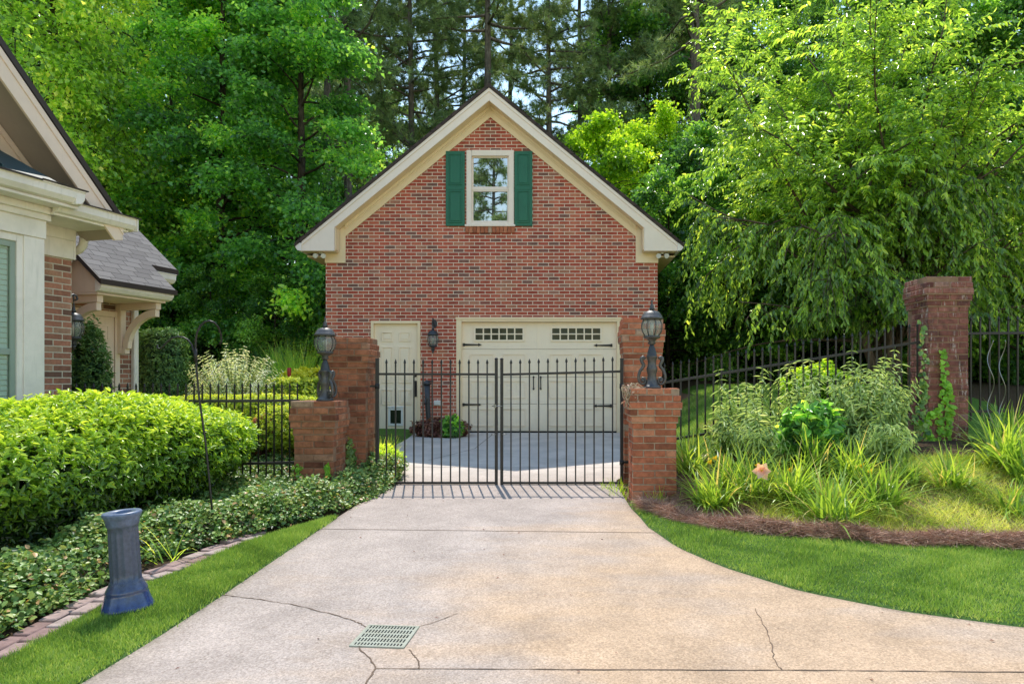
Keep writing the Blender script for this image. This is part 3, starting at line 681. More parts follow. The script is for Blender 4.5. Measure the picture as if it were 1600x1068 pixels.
def resample(pl, n):
    pl = np.array(pl, float); s_ = np.concatenate([[0], np.cumsum(np.linalg.norm(np.diff(pl, axis=0), axis=1))]); t = np.linspace(0, s_[-1], n)
    return np.stack([np.interp(t, s_, pl[:, 0]), np.interp(t, s_, pl[:, 1])], 1)
def strip(name, A_, B_, mat, n=60, m=6, dz=.008):
    A_, B_ = resample(A_, n), resample(B_, n); V = []
    for i in range(n):
        for j in range(m + 1):
            q = A_[i] + (B_[i] - A_[i]) * j / m; V.append((q[0], q[1], zb(q[1]) + dz + .012 * math.sin(PI * j / m)))
    Fq = [(i * (m + 1) + j, i * (m + 1) + j + 1, (i + 1) * (m + 1) + j + 1, (i + 1) * (m + 1) + j) for i in range(n - 1) for j in range(m)]
    V0 = np.array(V).reshape(n, m + 1, 3); b0 = len(V)
    for i in range(n):
        d = A_[i] - B_[i]; d = d / (np.linalg.norm(d) + 1e-9); q = A_[i] + d * .07; V.append((q[0], q[1], zb(q[1]) - .03))
    Fq += [(i * (m + 1), (i + 1) * (m + 1), b0 + i + 1, b0 + i) for i in range(n - 1)]
    return np_mesh(name, np.array(V), np.array(Fq), mat, smooth=True), V0
M['turf'] = tint_mat('turf_base', [(0, (.05, .11, .02)), (1, (.08, .16, .028))], nscale=50, bump=.5)
RA = [(.78, 7.25), (.84, 6.2), (.99, 5.56), (1.23, 5.07), (1.62, 4.56), (2.1, 4.22), (2.72, 3.95), (4.2, 3.6), (9, 3.1)]
RB = [(.82, 7.25), (1.0, 6.75), (1.12, 6.5), (1.42, 6.12), (2.07, 5.92), (2.78, 5.7), (3.74, 5.57), (5.5, 5.46), (10, 5.2)]
lawn_r, LR = strip('lawn', RA, RB, M['turf']); tag(lawn_r, kind='structure')
LA = [p for p in L_EDGE if 0 <= p[1] <= 6.9]; LA = [(-2.5, 0), (-2.27, 3.4), (-2.2, 4.46), (-2.13, 6.17), (-2.12, 6.55)]
LB = [(EDGE_IN[0][0] - .15, 0)] + EDGE_IN[:-1] + [(-2.16, 6.55)]
lawn_l, LL = strip('lawn', LA, LB, M['turf']); tag(lawn_l, kind='structure')

def grass(name, G_, count, h, rng, mat, area_ok=None, width=.0055, lean=.45):
    n, m = G_.shape[:2]
    i = rng.integers(0, n - 1, count * 2); j = rng.integers(0, m - 1, count * 2)
    # weight cells by area
    e1 = G_[1:, :-1] - G_[:-1, :-1]; e2 = G_[:-1, 1:] - G_[:-1, :-1]; ar = np.linalg.norm(np.cross(e1, e2), axis=2).ravel(); ar /= ar.sum()
    c = rng.choice(len(ar), count, p=ar); i = c // (m - 1); j = c % (m - 1); u = rng.random((count, 1)); v = rng.random((count, 1))
    p = G_[i, j] * (1 - u) * (1 - v) + G_[i + 1, j] * u * (1 - v) + G_[i, j + 1] * (1 - u) * v + G_[i + 1, j + 1] * u * v
    if area_ok is not None: p = p[area_ok(p)]
    p = p + rng.normal(0, .017, p.shape) * np.array([1, 1, 0]); k = len(p); A = unit(rng.normal(0, lean, (k, 3)) * np.array([1, 1, 0]) + np.array([0, 0, 1])); hh = h * rng.uniform(.5, 1.3, k)
    pn = .5 + .14 * np.sin(p[:, 0] * 3.1 + 2 * np.sin(p[:, 1] * 2.3)) + .12 * np.sin(p[:, 0] * 11 + 3 * np.sin(p[:, 1] * 7)) + rng.normal(0, .2, k); hh = hh * (1 + .3 * np.sin(p[:, 0] * 5.3 - p[:, 1] * 4.1)); pn = np.where(rng.random(k) < .04, 1.0, pn)
    o = leaves(name, p, A, rvec(k, rng), hh, width * rng.uniform(.7, 1.3, k), pn, mat, None, 'needle')
    return tag(o, kind='stuff')
rg = np.random.default_rng(5)
g1 = grass('grass', LR, 230000, .03, rg, M['grass'], lambda p: (p[:, 0] < 5.2) & (p[:, 1] > 3.6))
tag(g1, 'short mown green lawn between the driveway and the flower bed', 'grass')
g2 = grass('grass', LL, 110000, .032, rg, M['grass'], lambda p: p[:, 1] > 2.9)
tag(g2, 'narrow mown grass strip along the left side of the driveway', 'grass')
# scruffy pale grass in the bed
def bed_patch(n, fx, z0=.0, h=.08, mat=None, w=.006, lean=.8, name='grass', rng=rg):
    p = np.array([q for q in (fx() for _ in range(n)) if q is not None]); p = np.array([(a, b, terr(a, b) + z0) for a, b in p]); k = len(p)
    A = unit(rng.normal(0, lean, (k, 3)) * np.array([1, 1, .2]) + np.array([0, 0, .8]))
    return leaves(name, p, A, rvec(k, rng), h * rng.uniform(.4, 1.4, k), w, .5 + .2 * np.sin(p[:, 0] * 4 + p[:, 1] * 6) + rng.normal(0, .2, k), mat, None, 'needle')
rb = random.Random(4)
def f1():
    x = rb.uniform(1.9, 6.5); y = yedge(x) + rb.uniform(.2, 2.0)
    return (x, y) if math.sin(x * 3.1 + y * 2) + math.sin(y * 5 - x) > -1.0 or rb.random() < .3 else None
g3 = tag(bed_patch(42000, f1, 0, .1, M['grass_low'], .0055, .9), 'pale scruffy low grass covering the flower bed', 'grass', kind='stuff')
def f2():
    x = rb.uniform(1.3, 4.5); return (x, rb.uniform(8.6, 13.5))
g4 = tag(bed_patch(60000, f2, 0, .05, M['grass'], .008, .5), 'green lawn behind the sloping iron fence', 'grass', kind='stuff')
# pine straw roll along the edge of the bed
def straw_geo(n, rng):
    s_ = resample([(x, y) for x, y in BED_R if x < 7][1:], 400); i = rng.integers(0, 399, n); c = s_[i] + rng.normal(0, .02, (n, 2)); off = rng.beta(1.4, 2.8, n) * .29 - .03
    p = np.stack([c[:, 0], c[:, 1] + off, np.zeros(n)], 1); hump = .085 * np.exp(-((off - .08) / .11) ** 2) + .015
    hump *= 1 + .35 * np.sin(c[:, 0] * 6) * np.cos(c[:, 0] * 2.3)
    z = np.array([max(terr(a, b), zb(b) + .008) for a, b, _ in p]); p[:, 2] = z + hump * rng.random(n) ** .6
    A = unit(rng.normal(0, 1, (n, 3)) * np.array([1.3, .9, .35])); return p, A
p_, A_ = straw_geo(42000, rg)
st = leaves('pine_straw', p_, A_, rvec(len(p_), rg), rg.uniform(.06, .18, len(p_)), .0045, rg.normal(.5, .24, len(p_)), M['straw'], None, 'needle')
tag(st, 'roll of reddish brown pine straw edging the flower bed', 'pine straw', kind='stuff')
def f3():
    x = rb.gauss(0, 1) * .5 + rb.choice([1.2, 1.6, 3.2, 4.6]); y = yedge(max(x, .9)) + rb.uniform(.1, 1.6); return (x, y) if x > .9 else None
st2 = tag(bed_patch(14000, f3, .01, .12, M['straw'], .0035, 3.0, 'pine_straw'), 'thin pine straw scattered between the daylilies', 'pine straw', kind='stuff')

# brick edging beside the left grass
mb = MB(); ed = resample(EDGE_IN[:-1], 2000); seg = np.concatenate([[0], np.cumsum(np.linalg.norm(np.diff(ed, axis=0), axis=1))]); rdn = random.Random(9)
for row in range(2):
    s0 = .0 + row * .09
    while s0 < seg[-1] - .2:
        i = int(np.searchsorted(seg, s0 + .095)); d = Vector((*(ed[min(i + 8, 1999)] - ed[max(i - 8, 0)]), 0)).normalized(); nrm = Vector((-d.y, d.x, 0))
        c = Vector((*ed[i], 0)) + nrm * (.055 + row * .108); z = zb(c.y) + .012 + rdn.uniform(-.004, .004)
        mt = Matrix.Translation((c.x, c.y, z)) @ Matrix.Rotation(math.atan2(d.y, d.x) + rdn.uniform(-.03, .03), 4, 'Z') @ Matrix.Rotation(rdn.uniform(-.03, .03), 4, 'X')
        mb.tint = rdn.random(); mb.cbox((0, 0, -.02), (.188, .098, .06), mt); s0 += .2
edg = mb.build('brick_edging', M['paver'], bevel=.006); tag(edg, 'double row of reddish brick pavers edging the ivy bed', 'edging')

# ------------------------------------------------------------------ brick pillars
def brick_pillar(name, label, x, y, z0, z1, w, cap, mat, seed, courses=.0745, group=None):
    """running-bond pillar of single bricks with corbelled head; (x, y) is the middle of the plan"""
    rd = random.Random(seed); t = thing(name, label, 'pillar', (x, y, z0), group=group)
    nC = int(round((z1 - z0) / courses)); ch = (z1 - z0) / nC
    prof = [cap[0] if i < len(cap) and i == 0 else (cap[i] if i < len(cap) else w) for i in range(nC)]
    sh, hd = MB(), MB(); co = MB()
    for i in range(nC):
        W = prof[i]; zt = z1 - z0 - i * ch; mb = hd if i < len(cap) else sh; h = ch - .0115; D = .1; off = (i % 2)
        def brick(x0, x1, y0, y1):
            j = .0035; mb.tint = min(1, max(0, rd.gauss(.5, .24)))
            o = [rd.uniform(-j, j) for _ in range(3)]
            mt = Matrix.Translation(((x0 + x1) / 2 + o[0], (y0 + y1) / 2 + o[1], zt - h / 2 + o[2] * .6)) @ Matrix.Rotation(rd.uniform(-.012, .012), 4, 'Z') @ Matrix.Rotation(rd.uniform(-.01, .01), 4, 'Y')
            mb.cbox((0, 0, 0), (x1 - x0, y1 - y0, h), mt)
        g = .011; hw = W / 2
        def cuts(L_, odd):
            n = max(2, round(L_ / .21)); c = [-L_ / 2 + L_ * k / n for k in range(n + 1)]
            if odd: c = [-L_ / 2] + [a + L_ / n / 2 for a in c[:-1]] + [L_ / 2]
            return c
        if i == 0:   # top course fills the plan
            n = round(W / .112); st_ = W / n
            for r in range(n):
                c = cuts(W, r % 2)
                for a, b in zip(c[:-1], c[1:]): brick(a + g / 2, b - g / 2, -hw + r * st_ + g / 2, -hw + (r + 1) * st_ - g / 2)
        else:
            c = cuts(W, off)
            for s_ in (-1, 1):
                for a, b in zip(c[:-1], c[1:]):
                    y0, y1 = (-hw, -hw + D) if s_ < 0 else (hw - D, hw); brick(a + g / 2, b - g / 2, y0, y1)
            c = cuts(W - 2 * D - .0, 1 - off)
            for s_ in (-1, 1):
                for a, b in zip(c[:-1], c[1:]):
                    x0, x1 = (-hw, -hw + D) if s_ < 0 else (hw - D, hw); brick(x0, x1, a + g / 2, b - g / 2)
        cw = hw - .007; co.box(-cw, cw, -cw, cw, zt - ch - (.004 if i < nC - 1 else .12), zt - .006)
    sh.build('shaft', mat, t, bevel=.005, world=False); hd.build('cap', mat, t, bevel=.006, world=False); co.build('mortar', M['mortar_brown'] if mat is not M['pillar_brick'] else M['mortar'], t, world=False)
    return t
brick_pillar('brick_pillar', 'short orange brick pillar with a lantern on top, standing by the lawn right of the gate', 1.045, 7.52, .12, 1.372, .475, [.53, .555, .58, .55, .51], M['pillar_brick'], 1)
brick_pillar('brick_pillar', 'short brown brick pillar with a lantern on top, rising out of the ivy left of the gate', -2.75, 7.95, .08, 1.222, .455, [.51, .53, .545, .52, .48], M['pillar_brown'], 2)
brick_pillar('brick_pillar', 'taller brick gatepost with corbelled top, just behind the left gate leaf hinges', -2.57, 8.62, .1, 1.985, .455, [.5, .53, .56, .53, .49], M['pillar_brown'], 3)
brick_pillar('brick_pillar', 'taller brick gatepost with corbelled top, carrying the right gate leaf', 1.06, 8.62, .1, 2.225, .475, [.5, .53, .555, .54, .51, .49], M['pillar_brick'], 4)
brick_pillar('brick_pillar', 'tall dark red brick pillar with white streaks and ivy, between the two iron fences on the bank', 4.79, 8.6, .45, 2.725, .5, [.56, .575, .59, .56, .53], M['pillar_red'], 5)

rq = np.random.default_rng(44); n = 90; lx = rq.uniform(-2.1, 3.2, n); ly = rq.uniform(3.2, 8.0, n); kp = np.array([xl(b) < a < xr(b) - .05 for a, b in zip(lx, ly)]); lx, ly = lx[kp], ly[kp]; n = len(lx)
lp = np.stack([lx, ly, np.array([zb(b) + .006 for b in ly])], 1); A_ = unit(rq.normal(0, 1, (n, 3)) * np.array([1, 1, .12])); lsz = rq.uniform(.008, .03, n)
tag(leaves('leaf_litter', lp, A_, np.tile([0, 0, 1.], (n, 1)) + rq.normal(0, .3, (n, 3)), lsz, lsz * rq.uniform(.12, .7, n), rq.random(n), M['leaf_brown'], None, 'kite'), 'tiny dry leaf bits and twigs scattered on the driveway', 'leaf litter', kind='stuff')

# ------------------------------------------------------------------ lanterns
def lantern_head(t, mat, z, s=1.0, c=(0, 0), rs=1.0):
    """roof, finial, barrel glass with ribs, cup; z is the foot of the cup"""
    o = lambda pr: [(r * s * rs, h * s) for r, h in pr]
    cc = (c[0], c[1], z)
    MB().lathe(o([(.022, 0), (.045, .015), (.03, .04), (.055, .07), (.085, .085), (.092, .1), (.078, .112)]), 20, cc).build('cup', mat, t, world=False)
    MB().lathe(o([(.074, .112), (.1, .16), (.112, .21), (.112, .25), (.1, .29), (.086, .318)]), 20, cc, caps=False).build('glass', M['lglass'], t, world=False)
    mb = MB()
    for k in range(8):
        a = 2 * PI * k / 8 + .2
        mb.tube([(c[0] + math.cos(a) * r * s * rs, c[1] + math.sin(a) * r * s * rs, z + h * s) for r, h in [(.078, .112), (.104, .16), (.116, .21), (.116, .25), (.104, .29), (.09, .318)]], .0055 * s, 5)
    mb.build('rib', mat, t, world=False)
    MB().lathe(o([(.1, .316), (.118, .322), (.124, .335), (.113, .347), (.098, .385), (.075, .418), (.035, .432), (.02, .44)]), 10, cc).build('roof', mat, t, world=False)
    MB().lathe(o([(.02, .44), (.03, .452), (.03, .462), (.018, .475), (.024, .492), (.012, .51), (.009, .535), (.015, .545), (.006, .565), (.002, .585)]), 12, cc).build('finial', mat, t, world=False)
    MB().lathe(o([(.012, .112), (.014, .2), (.02, .21), (.018, .27), (.004, .285)]), 8, cc).build('bulb', M['pvc'], t, world=False)
def post_lantern(label, loc, rz):
    t = thing('pillar_lantern', label, 'lantern', loc, rz); m = M['lantern']
    mb = MB(); mb.lathe([(.102, 0), (.102, .016), (.088, .026), (.066, .05), (.052, .1), (.047, .15), (.058, .19), (.062, .215), (.046, .25), (.046, .3), (.058, .335), (.066, .352)], 10); mb.build('base', m, t, world=False, bevel=0)
    for k in range(3):
        a = PI + k * 2 * PI / 3 if k else PI
        a = [PI, 0, PI / 2][k]
        pts = []
        for i in range(13):   # upper curl
            th = -PI * .1 + 1.7 * PI * i / 12; r = .018 + .014 * (1 - i / 12) * 0 + .012 * i / 12
            pts.append((.088 + r * math.cos(th) * .9, .335 - .012 + r * math.sin(th)))
        s_pts = [(.075, .34), (.098, .345), (.112, .325), (.1, .298)]
        curve = [(.078, .318), (.084, .333), (.1, .338), (.113, .328), (.116, .31), (.108, .285), (.094, .262), (.09, .242), (.105, .22), (.128, .19), (.142, .15), (.146, .11), (.14, .075), (.122, .05), (.095, .042), (.074, .056), (.068, .085), (.08, .108), (.1, .112), (.112, .098), (.108, .08), (.096, .077)]
        mb = MB(); mb.tube([(math.cos(a) * r, math.sin(a) * r, h) for r, h in curve], [.0165 + .003 * math.sin(i * .3) for i in range(len(curve))], 8)
        mb.lathe([(.002, -.02), (.017, -.014), (.021, 0), (.017, .014), (.002, .02)], 8, (math.cos(a) * .098, math.sin(a) * .098, .082)); mb.lathe([(.002, -.014), (.012, -.008), (.014, 0), (.012, .008), (.002, .014)], 8, (math.cos(a) * .092, math.sin(a) * .092, .318))
        mb.build('scroll', m, t, world=False)
    MB().lathe([(.06, .35), (.052, .36), (.05, .39), (.034, .44), (.026, .46), (.022, .48)], 16).build('neck', M['lantern_dark'], t, world=False)
    lantern_head(t, M['lantern'], .475, .86, rs=1.2); return t
post_lantern('grey scrolled lantern on the short orange brick pillar by the lawn', (1.04, 7.47, 1.372), 0)
post_lantern('grey scrolled lantern on the short brown brick pillar in the ivy', (-2.69, 7.93, 1.222), R(-38))
def wall_lantern(label, loc, rz, s):
    """hung from a hooked arm; local -y points away from the wall"""
    t = thing('wall_lantern', label, 'wall lantern', loc, rz); m = M['lantern_dark']
    MB().lathe([(.002, -.012), (.05, -.01), (.055, 0), (.05, .01)], 14).xf(Matrix.Translation((0, -.012, .30 * s)) @ Matrix.Rotation(R(90), 4, 'X') @ Matrix.Scale(1.5, 4, (0, 1, 0))).build('backplate', m, t, world=False)
    mb = MB(); pts = [(0, -.01, .27), (0, -.05, .26), (0, -.09, .3), (0, -.115, .36), (0, -.155, .385), (0, -.195, .37), (0, -.205, .335), (0, -.18, .32)]
    mb.tube([(a * s, b * s, c * s) for a, b, c in pts], .011 * s, 7); mb.tube([(0, -.16 * s, .385 * s), (0, -.16 * s, .30 * s)], .008 * s, 6); mb.build('arm', m, t, world=False)
    lantern_head(t, m, -.20 * s, s * .86, (0, -.16 * s))
    MB().lathe([(.002, -.06 * s), (.012 * s, -.05 * s), (.018 * s, -.025 * s), (.03 * s, 0)], 12, (0, -.16 * s, -.2 * s)).build('drop', m, t, world=False)
    return t

# ------------------------------------------------------------------ garage
S = 80.2; YF = 13.3
def GX(px): return (px - CX) / S
def GZ(py): return EYE + (CY - py) / S
gar = thing('brick_garage', 'red brick garage with steep gable, cream trim and green shutters behind the gate', 'garage', (-1.29, YF, .3))
gl, gr_, gc = GX(509), GX(1027.5), -1.29
SL, ZA = .82, 7.03
def zt(x): return ZA - SL * abs(x - gc)
dx0, dx1, dz1 = GX(579.5), GX(657), GZ(501); ox0, ox1, oz1 = GX(713), GX(970), GZ(496.5)
wx0, wx1, wz0, wz1 = GX(729), GX(803), GZ(354), GZ(235)
mb = MB(); zb0 = .2; zr_ = lambda x: zt(x) - .22
def Q(x0, x1, z0, z1): mb.quad((x0, YF, z0), (x1, YF, z0), (x1, YF, z1), (x0, YF, z1))
ZM = 3.9
for a, b, c, d in [(gl, dx0, zb0, ZM), (dx0, dx1, dz1, ZM), (dx1, ox0, zb0, ZM), (ox0, ox1, oz1, ZM), (ox1, gr_, zb0, ZM)]: Q(a, b, c, d)
mb.quad((gl, YF, ZM), (wx0, YF, ZM), (wx0, YF, zr_(wx0)), (gl, YF, zr_(gl)))
mb.quad((wx1, YF, ZM), (gr_, YF, ZM), (gr_, YF, zr_(gr_)), (wx1, YF, zr_(wx1)))
Q(wx0, wx1, ZM, wz0); mb.quad((wx0, YF, wz1), (wx1, YF, wz1), (wx1, YF, zr_(wx1)), (gc, YF, zr_(gc)), (wx0, YF, zr_(wx0)))
def reveal(x0, x1, z0, z1, d=.11, bottom=False):
    mb.quad((x0, YF, z0), (x0, YF + d, z0), (x0, YF + d, z1), (x0, YF, z1)); mb.quad((x1, YF, z0), (x1, YF, z1), (x1, YF + d, z1), (x1, YF + d, z0))
    mb.quad((x0, YF, z1), (x0, YF + d, z1), (x1, YF + d, z1), (x1, YF, z1))
    if bottom: mb.quad((x0, YF, z0), (x1, YF, z0), (x1, YF + d, z0), (x0, YF + d, z0))
reveal(dx0, dx1, zb0, dz1); reveal(ox0, ox1, zb0, oz1, .14); reveal(wx0, wx1, wz0, wz1, .09, True)
YB = 20.4
mb.quad((gl, YF, zb0), (gl, YB, zb0), (gl, YB, zr_(gl)), (gl, YF, zr_(gl))); mb.quad((gr_, YF, zb0), (gr_, YF, zr_(gr_)), (gr_, YB, zr_(gr_)), (gr_, YB, zb0))
mb.quad((gl, YB, zb0), (gr_, YB, zb0), (gr_, YB, zr_(gr_)), (gc, YB, zr_(gc)), (gl, YB, zr_(gl)))
mb.build('wall', M['brick'], gar)
# brick soldier course above the doors and rowlock sill below the window
mb = MB(); rdn = random.Random(3)
xq = wx0 - .02
while xq < wx1 + .0: mb.tint = rdn.gauss(.5, .25); mb.box(xq, xq + .066, YF - .03, YF + .06, wz0 - .125, wz0 - .005); xq += .0745
mb.build('window_ledge', M['pillar_brick'], gar, bevel=.004)
# roof
YO = 13.0
EXL, EXR = -4.985, 2.425
for nm, sg, ex in (('left', -1, EXL), ('right', 1, EXR)):
    mb = MB(); top = [(gc, zt(gc) + .075), (ex, zt(ex) + .075), (ex, zt(ex)), (gc, zt(gc))]
    mb.prism([(p[0], p[1]) for p in top], 'y', YO - .03, YB + .25); mb.build('roof', M['drip'] if False else M['shingle'], gar)
    # barge board with its boxed return
    xo = ex + (.13 if sg < 0 else -.13); xi = GX(0); xi = (-4.235 if sg < 0 else 1.665); zbm = 3.925
    poly = [(gc, zt(gc) - .002), (xo, zt(xo) - .002), (xo, zbm), (xi, zbm), (xi, zt(xi) - .245), (gc, zt(gc) - .245)]
    m2 = MB(); m2.prism(poly, 'y', YO, YO + .03)
    m2.prism([(gc, zt(gc) - .004), (xo, zt(xo) - .004), (xo, zt(xo) - .075), (gc, zt(gc) - .075)], 'y', YO - .016, YO - .001)   # crown strip
    m2.build('barge_board', M['fascia'], gar, bevel=.004)
    m3 = MB()   # soffit under the verge, the return box and the board against the bricks
    m3.prism([(gc, zt(gc) - .2), (xi, zt(xi) - .2), (xi, zt(xi) - .235), (gc, zt(gc) - .235)], 'y', YO + .031, YF - .028)
    m3.box(min(xo, xi), max(xo, xi), YO + .031, YF - .028, zbm + .004, zbm + .03)
    fx_ = -4.11 if sg < 0 else 1.535; xw = gl - .01 if sg < 0 else gr_ + .01; zfb = 3.745
    m3.prism([(gc, zt(gc) - .236), (xw, zt(xw) - .236), (xw, zfb), (fx_, zfb), (fx_, zt(fx_) - .455), (gc, zt(gc) - .455)], 'y', YF - .027, YF - .001)
    m3.prism([(gc, zt(gc) - .236), (fx_, zt(fx_) - .236), (fx_, zt(fx_) - .3), (gc, zt(gc) - .3)], 'y', YF - .06, YF - .028)
    m3.prism([(gc, zt(gc) - .3), (fx_, zt(fx_) - .3), (fx_, zt(fx_) - .335), (gc, zt(gc) - .335)], 'y', YF - .042, YF - .028)
    m3.box(min(xi, xi), max(xi + .02, xi), YO + .031, YF - .061, zbm + .03, zt(xi) - .236) if sg < 0 else m3.box(xi - .02, xi, YO + .031, YF - .061, zbm + .03, zt(xi) - .236)
    # side eave soffit
    x0, x1 = (xo, gl - .011) if sg < 0 else (gr_ + .011, xo)
    m3.box(x0, x1, YF - .02, YB + .2, 3.86, 3.885)
    m3.build('frieze', M['cream'], gar, bevel=.003)
    m4 = MB(); gx0 = ex - .0 if sg < 0 else ex
    gp_ = [(xo, 3.92), (xo + sg * .075, 3.935), (xo + sg * .115, 3.985), (xo + sg * .115, 4.06), (xo + sg * .125, 4.065), (xo + sg * .125, 4.075), (xo, 4.075)]
    m4.prism(gp_, 'y', YO - .02, YB + .2); m4.build('gutter', M['white'], gar, bevel=.002)
# upper window
win = MB()
for a, b, c, d in [(wx0, wx0 + .1, wz0, wz1), (wx1 - .1, wx1, wz0, wz1), (wx0 + .1, wx1 - .1, wz1 - .11, wz1), (wx0 + .1, wx1 - .1, wz0, wz0 + .09)]: win.box(a, b, YF - .02, YF + .07, c, d)
wn = win.build('window', M['fascia'], gar, bevel=.004)
zmid = GZ(295); m = MB()
m.box(wx0 + .1, wx1 - .1, YF + .012, YF + .05, zmid - .022, zmid + .02)
for zz0, zz1, yo in ((wz0 + .09, zmid - .022, .02), (zmid + .02, wz1 - .11, .03)):
    m.box(wx0 + .1, wx0 + .13, YF + yo, YF + yo + .03, zz0, zz1); m.box(wx1 - .13, wx1 - .1, YF + yo, YF + yo + .03, zz0, zz1)
    m.box(wx0 + .13, wx1 - .13, YF + yo, YF + yo + .03, zz0, zz0 + .03); m.box(wx0 + .13, wx1 - .13, YF + yo, YF + yo + .03, zz1 - .025, zz1)
m.build('sash', M['fascia'], wn, bevel=.003)
MB().box(wx0 + .12, wx1 - .12, YF + .04, YF + .046, wz0 + .1, zmid).build('pane', M['pane'], wn); MB().box(wx0 + .12, wx1 - .12, YF + .052, YF + .058, zmid, wz1 - .1).build('pane', M['pane'], wn)
MB().box(wx0 - .03, wx1 + .03, YF - .05, YF - .021, wz0 - .004, wz0 + .035).build('sill', M['fascia'], wn, bevel=.004)
def raised(mb, x0, x1, z0, z1, y, w=.02, d=.012):
    """moulded panel standing in front of plane y"""
    for a, b, c, e in ((x0, x1, z1 - w, z1), (x0, x1, z0, z0 + w), (x0, x0 + w, z0 + w, z1 - w), (x1 - w, x1, z0 + w, z1 - w)): mb.box(a, b, y - d, y + .004, c, e)
    mb.box(x0 + w * 2.2, x1 - w * 2.2, y - d * .8, y + .004, z0 + w * 2.2, z1 - w * 2.2)
for sx0, sx1 in ((GX(697), GX(726.5)), (GX(803.8), GX(832))):
    m = MB(); z0, z1 = GZ(353.5), GZ(237); m.box(sx0, sx1, YF - .035, YF - .002, z0, z1)
    for a, b in ((z0 + .06, GZ(299)), (GZ(290), z1 - .06)): raised(m, sx0 + .055, sx1 - .055, a, b, YF - .035, .016, .012)
    m.box(sx0 + .003, sx1 - .003, YF - .039, YF - .034, GZ(297), GZ(292))
    m.build('shutter', M['green'], gar, bevel=.004)
# pedestrian door
fr = MB(); fw = .055
fr.box(dx0, dx0 + fw, YF - .012, YF + .1, .42, dz1); fr.box(dx1 - fw, dx1, YF - .012, YF + .1, .42, dz1); fr.box(dx0 + fw, dx1 - fw, YF - .012, YF + .1, dz1 - fw, dz1)
dr = MB(); yd = YF + .06; dr.box(dx0 + fw, dx1 - fw, yd, yd + .045, .475, dz1 - fw)
da, db = GX(595), GX(613); dc, dd_ = GX(622), GX(641)
for a, b in ((da, db), (dc, dd_)):
    for c, e in ((GZ(533), GZ(518)), (GZ(598), GZ(541)), (GZ(632), GZ(608))): raised(dr, a, b, c, e, yd, .02, .015)
raised(dr, da, GX(604), GZ(662), GZ(640), yd, .018, .008) if False else None
door = dr.build('door', M['door_cream'], gar, bevel=.003); fr.build('frame', M['cream'], door, bevel=.004)
m = MB(); m.box(GX(645.5), GX(650.5), yd - .022, yd - .001, GZ(619.5), GZ(594.5)); m.tube([(GX(648), yd - .02, GZ(597)), (GX(648), yd - .055, GZ(599)), (GX(648), yd - .06, GZ(608)), (GX(648), yd - .03, GZ(614))], .008, 6)
m.build('handle', M['iron_dark'], door, bevel=.003)
MB().lathe([(.03, 0), (.03, .012), (.02, .02), (.004, .024)], 14).xf(Matrix.Translation((GX(648), yd, GZ(586.5))) @ Matrix.Rotation(R(90), 4, 'X')).build('lock', M['iron_dark'], door)
m = MB(); px0, px1, pz0, pz1 = GX(605.5), GX(629.5), GZ(665.5), GZ(637)
for a, b, c, e in ((px0, px0 + .045, pz0, pz1), (px1 - .045, px1, pz0, pz1), (px0 + .045, px1 - .045, pz0, pz0 + .05), (px0 + .045, px1 - .045, pz1 - .045, pz1)): m.box(a, b, yd - .02, yd + .001, c, e)
m.box(px0 - .01, px1 + .01, yd - .03, yd + .001, pz1 + .001, pz1 + .03); pd = m.build('pet_door', M['pvc'], door, bevel=.003)
MB().box(px0 + .045, px1 - .045, yd - .01, yd - .003, pz0 + .05, pz1 - .045).build('flap', M['dpane'], pd)
MB().box(dx0 - .02, dx1 + .02, YF - .06, YF + .1, .395, .44).build('threshold', M['concrete'], gar, bevel=.004)
# double carriage door
fr = MB(); fw = .1; fr.box(ox0, ox0 + fw, YF - .014, YF + .12, .42, oz1); fr.box(ox1 - .075, ox1, YF - .014, YF + .12, .42, oz1); fr.box(ox0 + fw, ox1 - .075, YF - .014, YF + .12, oz1 - .075, oz1)
fr.box(ox0 - .012, ox1 + .012, YF - .03, YF - .0145, oz1 - .03, oz1 + .012)
yd = YF + .09; ax0, ax1, az1 = ox0 + fw, ox1 - .075, oz1 - .075
dr = MB(); zs_ = [.468, GZ(631), GZ(589), GZ(545), az1]
for a, b in zip(zs_[:-1], zs_[1:]): dr.box(ax0, ax1, yd, yd + .04, a + .003, b - .003)
xm = GX(839.5); dr.box(xm - .012, xm + .012, yd - .006, yd + .001, .47, az1 - .01)
cols = [(GX(734), GX(771)), (GX(785), GX(821)), (GX(858), GX(895)), (GX(904), GX(941))]
for a, b in cols:
    for c, e in ((GZ(666), GZ(638)), (GZ(622), GZ(594)), (GZ(584), GZ(552))):
        for q, r_, s_, u_ in ((a, b, e - .018, e), (a, b, c, c + .018), (a, a + .018, c + .018, e - .018), (b - .018, b, c + .018, e - .018)): dr.box(q, r_, yd - .016, yd + .001, s_, u_)
        for k in range(1, 5):
            xx = a + (b - a) * k / 5; dr.box(xx - .004, xx + .004, yd - .004, yd + .001, c + .02, e - .02)
gd = dr.build('garage_door', M['door_cream'], gar, bevel=.002); fr.build('frame', M['cream'], gd, bevel=.004)
